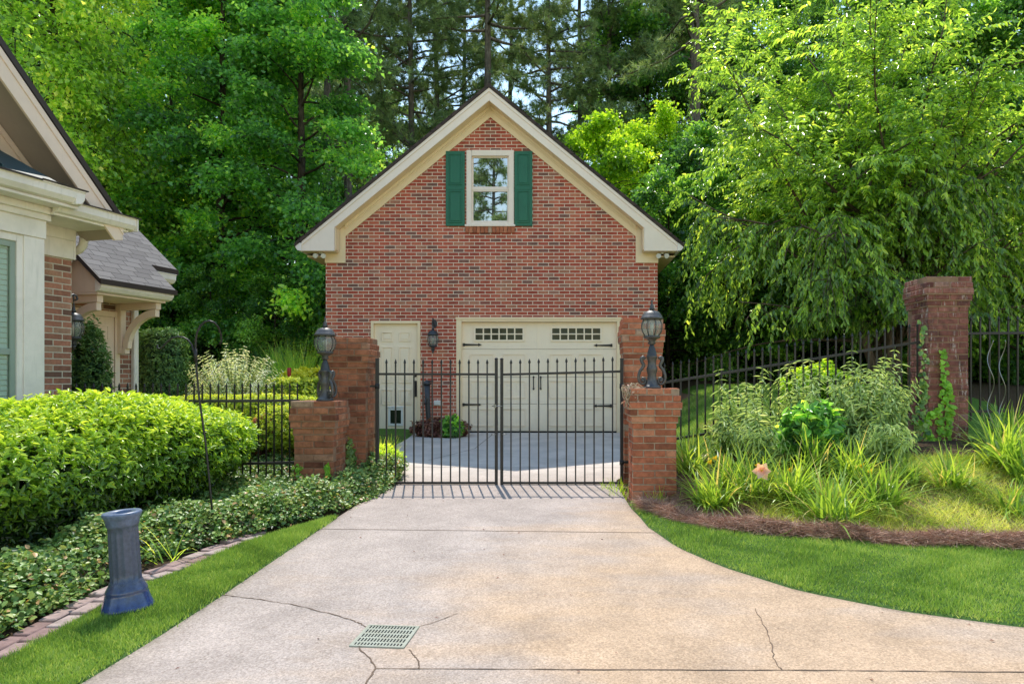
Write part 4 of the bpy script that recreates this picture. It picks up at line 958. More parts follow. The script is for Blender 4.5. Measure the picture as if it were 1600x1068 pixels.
for a, b in ((GX(739.5), GX(819)), (GX(860), GX(941))):
    z0, z1 = GZ(533), GZ(509.5); m = MB(); f_ = .035
    for q, r_, s_, u_ in ((a, b, z1 - f_, z1), (a, b, z0, z0 + f_), (a, a + f_, z0 + f_, z1 - f_), (b - f_, b, z0 + f_, z1 - f_)): m.box(q, r_, yd - .02, yd + .002, s_, u_)
    for k in range(1, 6): xx = a + f_ + (b - a - 2 * f_) * k / 6; m.box(xx - .013, xx + .013, yd - .014, yd + .002, z0 + f_, z1 - f_)
    m.box(a + f_, b - f_, yd - .012, yd + .002, (z0 + z1) / 2 - .012, (z0 + z1) / 2 + .012)
    w_ = m.build('window', M['door_cream'], gd, bevel=.003); MB().box(a + f_, b - f_, yd - .006, yd - .002, z0 + f_, z1 - f_).build('pane', M['dpane'], w_)
def strap(x, z, s_):
    m = MB(); L_ = .37
    m.prism([(x, z - .022), (x + s_ * L_ * .8, z - .012), (x + s_ * L_ * .82, z - .03), (x + s_ * L_, z), (x + s_ * L_ * .82, z + .03), (x + s_ * L_ * .8, z + .012), (x, z + .022)], 'y', yd - .02, yd - .001)
    m.cbox((x + s_ * .02, yd - .012, z), (.035, .03, .06)); m.build('strap_hinge', M['iron_dark'], gd, bevel=.003)
for x, z, s_ in ((GX(722.5), GZ(538), 1), (GX(722), GZ(632), 1), (GX(957.5), GZ(539), -1), (GX(956.5), GZ(634), -1)): strap(x, z, s_)
for x in (GX(833.5), GX(844.8)):
    m = MB(); m.tube([(x, yd - .001, GZ(590)), (x, yd - .05, GZ(591)), (x, yd - .055, GZ(598)), (x, yd - .05, GZ(605)), (x, yd - .001, GZ(606))], .011, 6)
    for z in (GZ(589), GZ(607)): m.prism([(x, z - .03), (x + .022, z), (x, z + .03), (x - .022, z)], 'y', yd - .012, yd - .001)
    m.build('handle', M['iron_dark'], gd)
MB().box(ax0, ax1, yd + .005, yd + .035, .435, .468).build('seal', M['black'], gd)
# interior darkness is not visible; fittings on the front
def flood(label, x, y, z, s_):
    t = thing('security_light', label, 'security light', (x, y, z)); MB().lathe([(.035, 0), (.035, .015), (.02, .03)], 12).xf(Matrix.Rotation(PI, 4, 'X')).build('mount', M['pvc'], t, world=False)
    for a in (-1, 1): MB().lathe([(.022, 0), (.03, .03), (.045, .08), (.048, .1)], 12).xf(Matrix.Translation((a * .05, -.01, -.04)) @ Matrix.Rotation(R(115), 4, Vector((1, a * .35, 0)))).build('lamp', M['pvc'], t, world=False)
    return t
flood('small white floodlight under the left eave return of the garage', -4.55, 13.17, 3.925, 1)
flood('small white floodlight under the right eave return of the garage', 2.03, 13.17, 3.925, 1)
wall_lantern('dark wall lantern on the garage bricks between the two doors', (GX(679), YF, GZ(531)), 0, 1.05)
t = thing('utility_outlet', 'small white outlet box low on the garage bricks right of the side door', 'outlet box', (GX(683.5), YF, GZ(633))); m = MB(); m.box(-.065, .065, -.045, .0, 0, .1); m.build('box', M['pvc'], t, world=False, bevel=.008); MB().box(-.052, .052, -.052, -.046, .012, .088).build('lid', M['pvc'], t, world=False, bevel=.003)
t = thing('hand_pump', 'slim dark iron standpipe rising from the planter between the garage doors', 'standpipe', (GX(675), 12.95, .42))
m = MB(); m.tube([(.03, 0, -.1), (.0, 0, .3), (-.02, 0, .62), (-.03, 0, .98)], [.05, .045, .05, .06], 10); m.build('pipe', M['lantern_dark'], t, world=False)
m = MB(); m.lathe([(.075, 0), (.08, .03), (.06, .06), (.02, .09)], 12, (-.03, 0, .96)); m.tube([(-.03, 0, .98), (.02, -.05, 1.03), (.1, -.08, 1.02)], .014, 6); m.build('head', M['lantern_dark'], t, world=False)
m = MB(); m.tube([(-.02, 0, .7), (-.04, -.1, .68), (-.04, -.14, .6)], .022, 8); m.build('spout', M['lantern_dark'], t, world=False)

# ------------------------------------------------------------------ gate
YG = 8.34
def WX(px, d=YG): return (px - CX) / F * d
def WZ(py, d=YG): return EYE + (CY - py) / F * d
def picket(parent, x, z0, z1, r=.0078, share=None, y=None):
    if share is None:
        m = MB(); m.box(-r, r, -r, r, 0, z1 - z0 - .06)
        m.lathe([(r * 1.1, z1 - z0 - .06), (r * 1.9, z1 - z0 - .048), (r * 1.5, z1 - z0 - .03), (.001, z1 - z0)], 6, smooth=False)
        o = m.build('picket', M['iron'], parent, world=False)
    else: o = share.copy(); COL.objects.link(o); o.parent = parent
    loc = ORIG[parent.name][0]; o.location = Vector((x, y if y is not None else loc.y, z0)) - loc
    return o
def gate(label, xa, xb, hinge, zt_a, zt_b, xpost_m):
    """xa hinge side, xb meeting side"""
    t = thing('gate_leaf', label, 'gate', ((xa + xb) / 2, YG, .2))
    zbot = WZ(754); lo, hi = min(xa, xb), max(xa, xb); s_ = 1 if xb > xa else -1
    m = MB(); m.box(xa - .02, xa + .02, YG - .02, YG + .02, WZ(754) - .01, WZ(561)); m.box(xa - .023, xa + .023, YG - .023, YG + .023, WZ(561) + .001, WZ(561) + .012); m.build('hinge_post', M['iron'], t, bevel=.003)
    m = MB(); m.box(xb - .018, xb + .018, YG - .018, YG + .018, WZ(757.5), zt_b + WZ(561) - WZ(584)); m.lathe([(.02, 0), (.022, .01), (.012, .022), (.002, .026)], 8, (xb, YG, zt_b + WZ(561) - WZ(584))); m.build('meeting_post', M['iron'], t, bevel=.003)
    m = MB(); a, b = (xa + s_ * .021, xb - s_ * .019); h = .014
    m.prism([(a, zt_a - h), (b, zt_b - h), (b, zt_b + h), (a, zt_a + h)], 'y', YG - .0165, YG + .0165); m.build('top_rail', M['iron'], t, bevel=.002)
    m = MB(); m.box(min(a, b), max(a, b), YG - .0165, YG + .0165, zbot - .013, zbot + .015); m.build('bottom_rail', M['iron'], t, bevel=.002)
    n = 12; sh = None
    for k in range(1, n + 1):
        x = xa + (xb - xa) * k / (n + 1); zz = zt_a + (zt_b - zt_a) * k / (n + 1)
        sh0 = picket(t, x, zbot - .012, zz + .185, .0082, sh); sh = sh or sh0
        sh0.location.z = zz + .185 - (zt_a + (zt_b - zt_a) / (n + 1) + .185) + zbot - .012 - .2 if k > 1 else sh0.location.z
    for z in (WZ(603), WZ(722)):
        m = MB(); m.tube([(xa, YG, z - .03), (xa, YG, z + .03)], .028, 10); m.box(min(xa, xa - s_ * .09), max(xa, xa - s_ * .09), YG + .005, YG + .02, z - .012, z + .012); m.build('hinge', M['iron_dark'], t)
    if s_ > 0:
        m = MB(); z = WZ(634); m.tube([(xb - .05, YG - .03, z), (xb + .075, YG - .03, z)], .007, 8); m.box(xb - .03, xb + .0, YG - .034, YG - .0185, z - .02, z + .02); m.build('latch', M['steel'], t)
    m = MB(); z = WZ(678); m.tube([(xb, YG - .022, z), (xb - s_ * .06, YG - .03, z + .004)], .006, 6); m.build('drop_bolt', M['steel'], t)
    return t
gate('left leaf of the black iron gate, hinged by the ivy', WX(589.5), WX(775.5), 0, WZ(584), WZ(584.5), 0)
gate('right leaf of the black iron gate, hinged at the lawn side', WX(971.5), WX(784), 0, WZ(580), WZ(584.8), 0)

# ------------------------------------------------------------------ iron fences
def fence(label, A, B, zra, zrb, above, below, spacing, r=.008, rail2=None, posts=()):
    """A, B plan ends; zra, zrb rail heights; pickets reach above/below the rail"""
    t = thing('iron_fence', label, 'fence', (A[0], A[1], zra - below)); loc = ORIG[t.name][0]
    Ln = math.hypot(B[0] - A[0], B[1] - A[1]); n = int(Ln / spacing); sh = None
    ang = math.atan2(B[1] - A[1], B[0] - A[0])
    for nm, dz in (('rail', 0),) + ((('rail', rail2),) if rail2 else ()):
        m = MB(); d = Vector((B[0] - A[0], B[1] - A[1], zrb - zra)).normalized(); h = .016
        mt = Matrix.Translation((0, 0, below + dz)) @ Matrix.Rotation(ang, 4, 'Z') @ Matrix.Rotation(-math.atan2(zrb - zra, Ln), 4, 'Y')
        m.box(0, math.hypot(Ln, zrb - zra), -.0165, .0165, -h, h, mt); m.build(nm, M['iron'], t, world=False, bevel=.002)
    for k in range(n + 1):
        f = (k + .3) / (n + .6); x = A[0] + (B[0] - A[0]) * f; y = A[1] + (B[1] - A[1]) * f; z = zra + (zrb - zra) * f
        p = picket(t, x, z - below, z + above, r, sh, y); sh = sh or p
    return t
fence('low level iron fence from the house wall to the ivy pillar, behind the big hedge', (-5.32, 7.52), (-3.0, 7.97), 1.222, 1.222, .21, .9, .0855, .0075, -.72)
fence('iron fence climbing the bank from the gatepost to the tall streaked pillar', (1.31, 8.5), (4.52, 8.5), WZ(598, 8.5), WZ(534, 8.5), .25, .86, .1035, .009, -.72)
fence('dark iron fence right of the tall streaked pillar under the cherry tree', (5.06, 8.6), (8.2, 8.6), WZ(521, 8.6), WZ(517, 8.6), .22, 1.1, .12, .009, -.98)

# ------------------------------------------------------------------ house on the left; local x points out to the driveway, y along the wall away from the camera
HA = -math.atan2(.2537, .967)
house = thing('brick_house', 'brick house with cream trim, bay window and bracketed porch roof at the left edge', 'house', (-5.33, 7.5, 0), HA)
def hb(mb, name, mats, parent=None, **kw): return mb.build(name, mats, parent or house, world=False, **kw)
m = MB(); m.box(-5, 0, -6.5, 0, .05, 3.12); m.box(-5.5, -1.3, .001, 2.1, .05, 3.3); hb(m, 'wall', M['house_brick'])
# frieze, corner of the eave return
m = MB(); m.box(.0015, .03, -.62, .0, 2.78, 3.1); m.box(.031, .05, -.62, .0, 2.98, 3.1); m.box(-.3, .52, -.62, .24, 3.1, 3.125); m.box(-.3, .03, .002, .03, 2.78, 3.1)
hb(m, 'frieze', M['white'], bevel=.003)
def gutter_poly(): return [(0, 0), (.06, .015), (.095, .06), (.1, .125), (.112, .13), (.112, .145), (0, .145)]
m = MB(); m.prism([(.5 + a, 3.115 + b) for a, b in gutter_poly()], 'y', -.62, .27); m.box(.4, .612, .27, .285, 3.115, 3.26)
hb(m, 'gutter', M['white'], bevel=.002)
m = MB(); m.prism([(.625, 3.262), (.0, 3.42), (.0, 3.395), (.625, 3.237 + .012)], 'y', -.62, .31); hb(m, 'return_roof', M['drip'])
# gable wall and verge
yA, zE, SP = -2.9, 3.14, 1.05
def hz(y): return zE + SP * (3.06 - abs(y - yA))
m = MB(); m.prism([(yA - 2.98, 3.13), (yA + 2.98, 3.13), (yA, hz(yA) - .18)], 'x', -.06, -.002); hb(m, 'gable_wall', M['siding'])
m = MB()
for k in range(16):
    z = 3.2 + k * .18; half = (hz(yA) - .2 - z) / SP
    if half > .1: m.box(-.0015, .012, yA - half, yA + half, z, z + .012)
hb(m, 'siding_board', M['siding'])
for s_ in (1, -1):
    e = yA + s_ * 3.06; m = MB()
    m.prism([(yA, hz(yA) + .10), (e + s_ * .04, zE + .06), (e + s_ * .04, zE - .02), (yA, hz(yA) + .02)], 'x', -6, .545); hb(m, 'roof', M['drip'])
    m = MB(); m.prism([(yA, hz(yA) + .018), (e, zE - .0), (e, zE - .14), (e - s_ * .1, zE - .16), (yA, hz(yA) - .27)], 'x', .5, .53); m.prism([(yA, hz(yA) + .018), (e, zE), (e, zE - .085), (yA, hz(yA) - .07)], 'x', .531, .54); hb(m, 'rake_board', M['pcream'], bevel=.003)
    m = MB(); m.prism([(yA, hz(yA) - .16), (e - s_ * .02, zE - .11), (e - s_ * .02, zE - .13), (yA, hz(yA) - .18)], 'x', .002, .499); hb(m, 'verge_soffit', M['soffit'])
    m = MB(); m.prism([(yA, hz(yA) - .19), (e - s_ * .15, zE - .0), (e - s_ * .35, zE - .0), (yA, hz(yA) - .42)], 'x', .0, .035); m.prism([(yA, hz(yA) - .19), (e - s_ * .15, zE), (e - s_ * .22, zE), (yA, hz(yA) - .27)], 'x', .036, .06); hb(m, 'rake_frieze', M['pcream'], bevel=.003)
# bay
by0, by1, bo = -3.4, -.62, .40
m = MB(); m.box(.002, bo - .06, by0, by1, .05, 3.18); hb(m, 'bay_wall', M['white'])
bay = MB()
for a, b in ((by1 - .2, by1 + .002), (-2.5, -2.3), (by0, by0 + .2)): bay.box(bo - .0595, bo, a, b, .1, 2.86)
bay.box(bo - .0595, bo + .012, by0, by1 + .012, 2.861, 3.17); bay.box(bo + .0125, bo + .04, by0, by1 + .04, 3.04, 3.17); bay.box(bo + .0405, bo + .075, by0, by1 + .07, 3.1, 3.17); bay.box(bo - .0595, bo, by0, by1, .1, .75)
bay.box(.03, bo + .26, by0 - .2, by1 + .14, 3.171, 3.2); bay.box(.0315, bo - .06, by1, by1 + .012, 2.861, 3.17)
hb(bay, 'bay_trim', M['white'], bevel=.004)
m = MB(); g0 = bo + .24
m.prism([(g0 + a, 3.2 + b) for a, b in gutter_poly()], 'y', by0 - .2, by1 + .15)
m.prism([(by1 + .05 + a, 3.2 + b) for a, b in gutter_poly()], 'x', .05, g0 + .1); hb(m, 'gutter', M['white'], bevel=.002)
m = MB(); m.prism([(g0 + .12, 3.348), (.0, 3.86), (.0, 3.84), (g0 + .12, 3.33)], 'y', by0 - .2, by1 - .62)
m.add([(g0 + .12, by1 - .12, 3.348), (.0, by1 - .62, 3.86), (g0 + .12, by1 - .62, 3.348), (.0, by1 - .12, 3.36)], [(0, 2, 1), (0, 1, 3)])
for k in range(7): y = by1 - .67 - k * .38; m.prism([(g0 + .12, 3.349), (.0, 3.861), (.0, 3.886), (g0 + .12, 3.374)], 'y', y, y + .018)
hb(m, 'bay_roof', M['seam'])
m = MB(); m.box(.05, g0 + .128, by1 - .3, by1 + .165, 3.346, 3.356); m.box(g0 + .1, g0 + .128, by0 - .2, by1 - .301, 3.332, 3.347); hb(m, 'drip_edge', M['drip'])
wa, wb = -2.3, by1 - .2
wf = MB()
for q in ((wa, wa + .06, .75, 2.86), (wb - .06, wb, .75, 2.86), (wa + .06, wb - .06, 2.79, 2.86), (wa + .06, wb - .06, .75, .82)): wf.box(bo - .055, bo - .015, *q)
w_ = hb(wf, 'window', M['white'], bevel=.003)
m = MB()
for q in ((wa + .06, wa + .11, .82, 2.79), (wb - .11, wb - .06, .82, 2.79), (wa + .11, wb - .11, 2.73, 2.79), (wa + .11, wb - .11, .82, .88), (wa + .11, wb - .11, 1.7, 1.76)): m.box(bo - .056, bo - .03, *q)
hb(m, 'sash', M['sash_green'], w_, bevel=.003)
m = MB(); m.box(bo - .05, bo - .046, wa + .1, wb - .1, .85, 2.76); hb(m, 'pane', M['clear'], w_)
m = MB(); z = .86
while z < 2.74: m.prism([(bo - .056 + .0, z), (bo - .0585, z + .04), (bo - .0575, z + .042), (bo - .054, z + .002)], 'y', wa + .12, wb - .12); z += .05
hb(m, 'blind', M['blind'], w_)
# downspout elbow from the return gutter into the wall
m = MB(); m.tube([(.0, .15, 3.115), (.0, .15, 3.02), (-.02, .15, 2.96), (-.07, .15, 2.92), (-.2, .14, 2.89), (-.3, .12, 2.85), (-.36, .09, 2.78), (-.38, .06, 2.6), (-.38, .05, .4)], .045, 10); hb(m, 'downspout', M['white'])
m = MB(); m.box(-1.298, -1.23, 1.98, 2.06, .2, 2.95); m.box(-1.2985, -1.22, 1.965, 2.075, 2.2, 2.24); hb(m, 'downspout', M['white'], bevel=.01)
# main roof behind, with its eaves, and the porch roof in the same slope
SR = .89; x0r, z0r = -.85, 3.07
def rz(x): return z0r - SR * (x - x0r)
m = MB(); m.prism([(x0r, rz(x0r)), (-5.2, rz(-5.2)), (-5.2, rz(-5.2) - .06), (x0r, rz(x0r) - .06)], 'y', .002, 2.36)
m.prism([(-.43, rz(-.43)), (x0r - .001, rz(x0r) + .001), (x0r - .001, rz(x0r) - .058), (-.43, rz(-.43) - .05)], 'y', .74, 1.90); hb(m, 'roof', M['shingle_porch'])
m = MB(); m.box(-.432, -.418, .73, 1.91, rz(-.43) - .062, rz(-.43) + .004); m.box(x0r - .01, x0r + .012, .04, .735, rz(x0r) - .07, rz(x0r) + .004); m.box(x0r - .01, x0r + .012, 1.905, 2.37, rz(x0r) - .07, rz(x0r) + .004)
m.prism([(-.43, rz(-.43) + .004), (x0r, rz(x0r) + .004), (x0r, rz(x0r) - .062), (-.43, rz(-.43) - .06)], 'y', .725, .739); hb(m, 'drip_edge', M['drip'])
m = MB()
for a, b in ((.03, .73), (1.915, 2.34)): m.prism([(x0r - .1 + p, rz(x0r) - .21 + q) for p, q in gutter_poly()], 'y', a, b)
m.prism([(-.545 + p, 2.545 + q) for p, q in gutter_poly()], 'y', .76, 1.88); hb(m, 'gutter', M['white'], bevel=.002)
m = MB(); m.box(-1.298, -.548, .80, 1.84, 2.52, 2.545); m.prism([(-.55, 2.546), (-.55, 2.68), (-.86, 2.95), (-1.298, 2.95), (-1.298, 2.546)], 'y', .80, .83); m.prism([(-.55, 2.546), (-.55, 2.68), (-.86, 2.95), (-1.298, 2.95), (-1.298, 2.546)], 'y', 1.81, 1.84); m.box(-1.298, -1.2, .84, 1.8, 2.546, 2.7)
m.box(-1.298, -.95, .03, .795, 2.84, 2.86); m.box(-1.298, -.95, 1.85, 2.3, 2.84, 2.86); m.box(-1.298, -1.27, .03, .795, 2.68, 2.839); m.box(-1.298, -1.27, 1.85, 2.3, 2.68, 2.839)
hb(m, 'porch_beam', M['pcream'], bevel=.004)
for y in (.84, 1.73):
    m = MB(); m.box(-1.298, -1.2, y, y + .085, 1.83, 2.519); m.box(-1.199, -.6, y, y + .085, 2.43, 2.519)
    pts = []; n = 12
    outer = [(-1.19 + .58 * math.sin(PI / 2 * i / n) ** 1.0, 1.95 + .5 * (1 - math.cos(PI / 2 * i / n)) ** 1.0) for i in range(n + 1)]
    arc = [(-.62 - .56 * math.cos(PI / 2 * i / n), 1.9 + .53 * math.sin(PI / 2 * i / n)) for i in range(n + 1)]
    arc2 = [(-.62 - .47 * math.cos(PI / 2 * i / n), 1.9 + .43 * math.sin(PI / 2 * i / n)) for i in range(n + 1)]
    for i in range(n): m.prism([arc[i], arc[i + 1], arc2[i + 1], arc2[i]], 'y', y + .008, y + .077)
    m.box(-1.199, -1.13, y + .004, y + .081, 1.83, 1.9)
    hb(m, 'porch_bracket', M['pcream'], bevel=.003)
# front door
df = MB()
for q in ((.70, .78, .3, 2.41), (1.70, 1.78, .3, 2.41), (.78, 1.70, 2.33, 2.41)): df.box(-1.298, -1.262, *q)
fr_ = hb(df, 'door_frame', M['pcream'], bevel=.005)
d_ = MB(); d_.box(-1.298, -1.28, .781, 1.699, .3, 2.329)
for a, b in ((.87, 1.19), (1.29, 1.61)):
    for c, e in ((2.0, 2.22), (1.2, 1.9), (.5, 1.05)):
        for q in ((a, b, e - .02, e), (a, b, c, c + .02), (a, a + .02, c + .02, e - .02), (b - .02, b, c + .02, e - .02)): d_.box(-1.281, -1.27, *q)
        d_.box(-1.281, -1.273, a + .05, b - .05, c + .05, e - .05)
dd = hb(d_, 'front_door', M['pcream'], bevel=.003)
m = MB(); m.lathe([(.03, 0), (.03, .012), (.015, .02)], 12); m.xf(Matrix.Translation((-1.28, 1.63, 1.42)) @ Matrix.Rotation(R(90), 4, 'Y')); m.box(-1.28, -1.268, 1.6, 1.655, 1.02, 1.34); m.tube([(-1.27, 1.628, 1.3), (-1.22, 1.628, 1.28), (-1.21, 1.628, 1.18), (-1.24, 1.628, 1.08), (-1.268, 1.628, 1.05)], .011, 6); hb(m, 'handle', M['iron_dark'], dd)
lc = Vector((-5.33, 7.5, 0)) + Matrix.Rotation(HA, 3, 'Z') @ Vector((-.17, .012, 0))
wall_lantern('small black wall lantern hanging at the corner of the house beside the porch', (lc.x, lc.y, 2.05), HA + PI, .98)

# ------------------------------------------------------------------ glazed stand, drain grate, crook
p0 = gp(200, 955); t = thing('ceramic_pedestal', 'blue glazed fluted ceramic pedestal leaning a little on the left grass strip', 'pedestal', (p0[0], p0[1], zb(p0[1]) + .012), R(20)); t.scale = (.9, .9, .93)
flu = lambda th, z: 1 - .085 * abs(math.sin(th * 7)) ** .6 if .2 < z < .555 else 1
m = MB(); prof = [(.001, .004), (.125, .0), (.158, .012), (.160, .03), (.152, .045), (.146, .06), (.138, .085), (.132, .11), (.126, .128), (.128, .135), (.122, .148), (.108, .172), (.1, .19), (.096, .2)]
prof += [(.096 - .004 * i / 8, .205 + .345 * i / 8) for i in range(9)] + [(.094, .556), (.1, .57), (.097, .577), (.103, .592), (.101, .598), (.11, .615), (.118, .632), (.119, .642), (.113, .65), (.1, .651), (.06, .647), (.058, .6), (.05, .3)]
tilt = Matrix.Rotation(R(-3.2), 4, 'Y')
def sq(th, z):   # rounded-square foot
    if z > .2: return flu(th, z)
    k = max(0, (.2 - z) / .2) ; return 1 + .09 * k * (abs(math.cos(2 * (th + .5))) ** 1.0 - .4)
m.lathe(prof, 96, rfun=sq, caps=False).xf(tilt); m.build('body', M['glaze'], t, world=False)
gA = gp(572, 978); gB = gp(653, 981); gC = gp(547, 1007); cx_, cy_ = (sum(q[0] for q in (gp(572, 978), gp(653, 981), gp(547, 1007), gp(636, 1012))) / 4, sum(q[1] for q in (gp(572, 978), gp(653, 981), gp(547, 1007), gp(636, 1012))) / 4)
ga = math.atan2(gB[1] - gA[1], gB[0] - gA[0]); slope_ = math.atan2(zb(cy_ + .2) - zb(cy_ - .2), .4)
t = thing('drain_grate', 'square pale green slotted drain grate set in the driveway', 'drain grate', (cx_, cy_, zb(cy_) + .004), ga)
gm = Matrix.Rotation(slope_, 4, 'X'); hw = .152; hd_ = .148
m = MB()
for q in ((-hw, hw, -hd_, -hd_ + .014), (-hw, hw, hd_ - .014, hd_), (-hw, -hw + .014, -hd_ + .014, hd_ - .014), (hw - .014, hw, -hd_ + .014, hd_ - .014)): m.box(*q, -.03, .006, gm)
m.build('frame', M['grate'], t, world=False, bevel=.002)
m = MB(); n = 15
for k in range(n + 1): x = -hw + .016 + (2 * hw - .032) * k / n; m.box(x - .0045, x + .0045, -hd_ + .0145, hd_ - .0145, -.025, .0045, gm)
for k in range(1, 5): y = -hd_ + 2 * hd_ * k / 5; m.box(-hw + .0145, hw - .0145, y - .008, y + .008, -.022, .0035, gm)
m.build('grid', M['grate'], t, world=False, bevel=.001)
m = MB(); m.box(-hw + .0142, hw - .0142, -hd_ + .0142, hd_ - .0142, -.0005, .0005, gm); m.build('pit_shade', M['black'], t, world=False)  # flat black sheet painting the shade below the slots

def crook():
    d = 5.75; b = P(332, 800, d); t = thing('shepherd_hook', 'thin black double shepherd hook leaning over the big hedge', 'plant hook', (b.x, d, terr(b.x, d)))
    pt = lambda px, py, dd=0: P(px, py, d + dd)
    m = MB(); m.tube([pt(333, 815) , pt(329, 770), pt(321, 690), pt(311, 620), pt(307, 575), pt(305.5, 545), pt(306, 530), pt(308, 519), pt(313, 509), pt(320, 503), pt(327, 501), pt(335, 504), pt(341, 511, .05), pt(345, 522, .1), pt(346, 532, .12), pt(343, 538, .12)], .0085, 8); m.build('pole', M['iron'], t)
    m = MB(); m.tube([pt(306, 562), pt(303, 550), pt(300, 539), pt(294, 531), pt(287, 527), pt(278, 526), pt(269, 528), pt(261, 534), pt(255, 541), pt(250, 545), pt(246, 543), pt(246, 538)], .0075, 8); m.build('hook', M['iron'], t)
    m = MB(); m.tube([pt(305.8, 566), pt(305.4, 545)], .014, 8); m.build('collar', M['iron'], t)
crook()

# ------------------------------------------------------------------ ivy and beds
def poly_pts(poly, n, rng):
    poly = np.array(poly); lo, hi = poly.min(0), poly.max(0); out = []
    while sum(len(o) for o in out) < n:
        q = rng.uniform(lo, hi, (n, 2)); ins = np.zeros(n, bool); j = len(poly) - 1
        for i in range(len(poly)):
            a, b = poly[i], poly[j]; c = ((a[1] > q[:, 1]) != (b[1] > q[:, 1])) & (q[:, 0] < (b[0] - a[0]) * (q[:, 1] - a[1]) / (b[1] - a[1] + 1e-12) + a[0]); ins ^= c; j = i
        out.append(q[ins])
    return np.concatenate(out)[:n]
IVY = [gp(-30, 1010), gp(75, 962), gp(150, 922), gp(220, 885), gp(300, 860), gp(345, 850), gp(400, 836), gp(470, 815), gp(545, 792), gp(590, 773), gp(618, 754), (-1.97, 8.35), (-2.0, 9.0), (-2.7, 9.3), (-3.4, 8.9), (-4.4, 7.6), (-4.9, 6.0), (-4.6, 4.2), (-4.0, 3.3)]
rv = np.random.default_rng(21); q = poly_pts(IVY, 19000, rv)
edge = np.array(IVY[:11]); dist = np.min(np.linalg.norm(q[:, None] - resample(edge, 160)[None], axis=2), 1)
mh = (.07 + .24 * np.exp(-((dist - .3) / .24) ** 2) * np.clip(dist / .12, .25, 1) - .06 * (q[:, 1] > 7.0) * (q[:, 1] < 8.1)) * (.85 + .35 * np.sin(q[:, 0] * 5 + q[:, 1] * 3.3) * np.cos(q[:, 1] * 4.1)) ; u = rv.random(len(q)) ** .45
zt_ = np.array([max(terr(a, b), zb(b)) for a, b in q]); k = 6
c3 = np.stack([q[:, 0], q[:, 1], zt_ + mh * u], 1); n = len(c3) * k
Pn = np.repeat(c3, k, 0) + rv.normal(0, .035, (n, 3)) * np.array([1, 1, .6]); A = unit(rv.normal(0, 1, (n, 3)) * np.array([1, 1, .45]) + np.array([.12, -.25, -.1])); Nn = unit(rv.normal(0, .45, (n, 3)) + np.array([.1, -.25, 1]))
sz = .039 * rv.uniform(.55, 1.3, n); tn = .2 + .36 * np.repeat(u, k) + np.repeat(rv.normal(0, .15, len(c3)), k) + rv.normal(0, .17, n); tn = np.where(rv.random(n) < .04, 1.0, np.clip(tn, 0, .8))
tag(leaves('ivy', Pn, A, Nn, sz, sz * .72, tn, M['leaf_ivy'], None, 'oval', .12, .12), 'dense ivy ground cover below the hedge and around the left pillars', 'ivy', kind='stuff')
# runner stems hanging at the ivy border
mb = MB(); rdn = random.Random(5); eb = resample(edge, 300)
for i in range(160):
    a = eb[rdn.randrange(40, 299)]; x, y = a[0] - rdn.uniform(0, .2), a[1] + rdn.uniform(0, .15); z = max(terr(x, y), zb(y)) + rdn.uniform(.04, .2)
    mb.tube([(x, y, z), (x + rdn.uniform(-.1, .1), y - .05, z - .03), (x + rdn.uniform(-.15, .15), y - rdn.uniform(0, .15), max(zb(y) + .005, z - .15))], .0022, 3, caps=False)
tag(mb.build('vine_stems', M['twig']), 'brown ivy runners along the border of the ivy bed', 'ivy', kind='stuff')

# big hedge in front of the house
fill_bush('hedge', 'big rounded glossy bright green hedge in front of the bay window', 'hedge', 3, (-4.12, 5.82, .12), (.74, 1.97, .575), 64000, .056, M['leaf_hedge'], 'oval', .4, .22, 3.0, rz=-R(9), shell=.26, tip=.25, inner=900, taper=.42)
# columnar evergreens
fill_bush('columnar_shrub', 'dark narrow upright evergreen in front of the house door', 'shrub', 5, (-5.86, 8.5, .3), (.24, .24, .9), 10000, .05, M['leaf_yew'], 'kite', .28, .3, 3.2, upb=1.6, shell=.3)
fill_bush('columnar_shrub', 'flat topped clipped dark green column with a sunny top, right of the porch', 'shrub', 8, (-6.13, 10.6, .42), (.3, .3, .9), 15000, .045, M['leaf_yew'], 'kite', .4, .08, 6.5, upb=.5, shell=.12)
m_top = np.random.default_rng(3); n = 2600; a_ = m_top.uniform(-1, 1, (n, 2)) * .33; pt_ = np.stack([a_[:, 0] - 6.13, a_[:, 1] + 10.6, np.full(n, 2.15) + m_top.normal(0, .02, n)], 1)
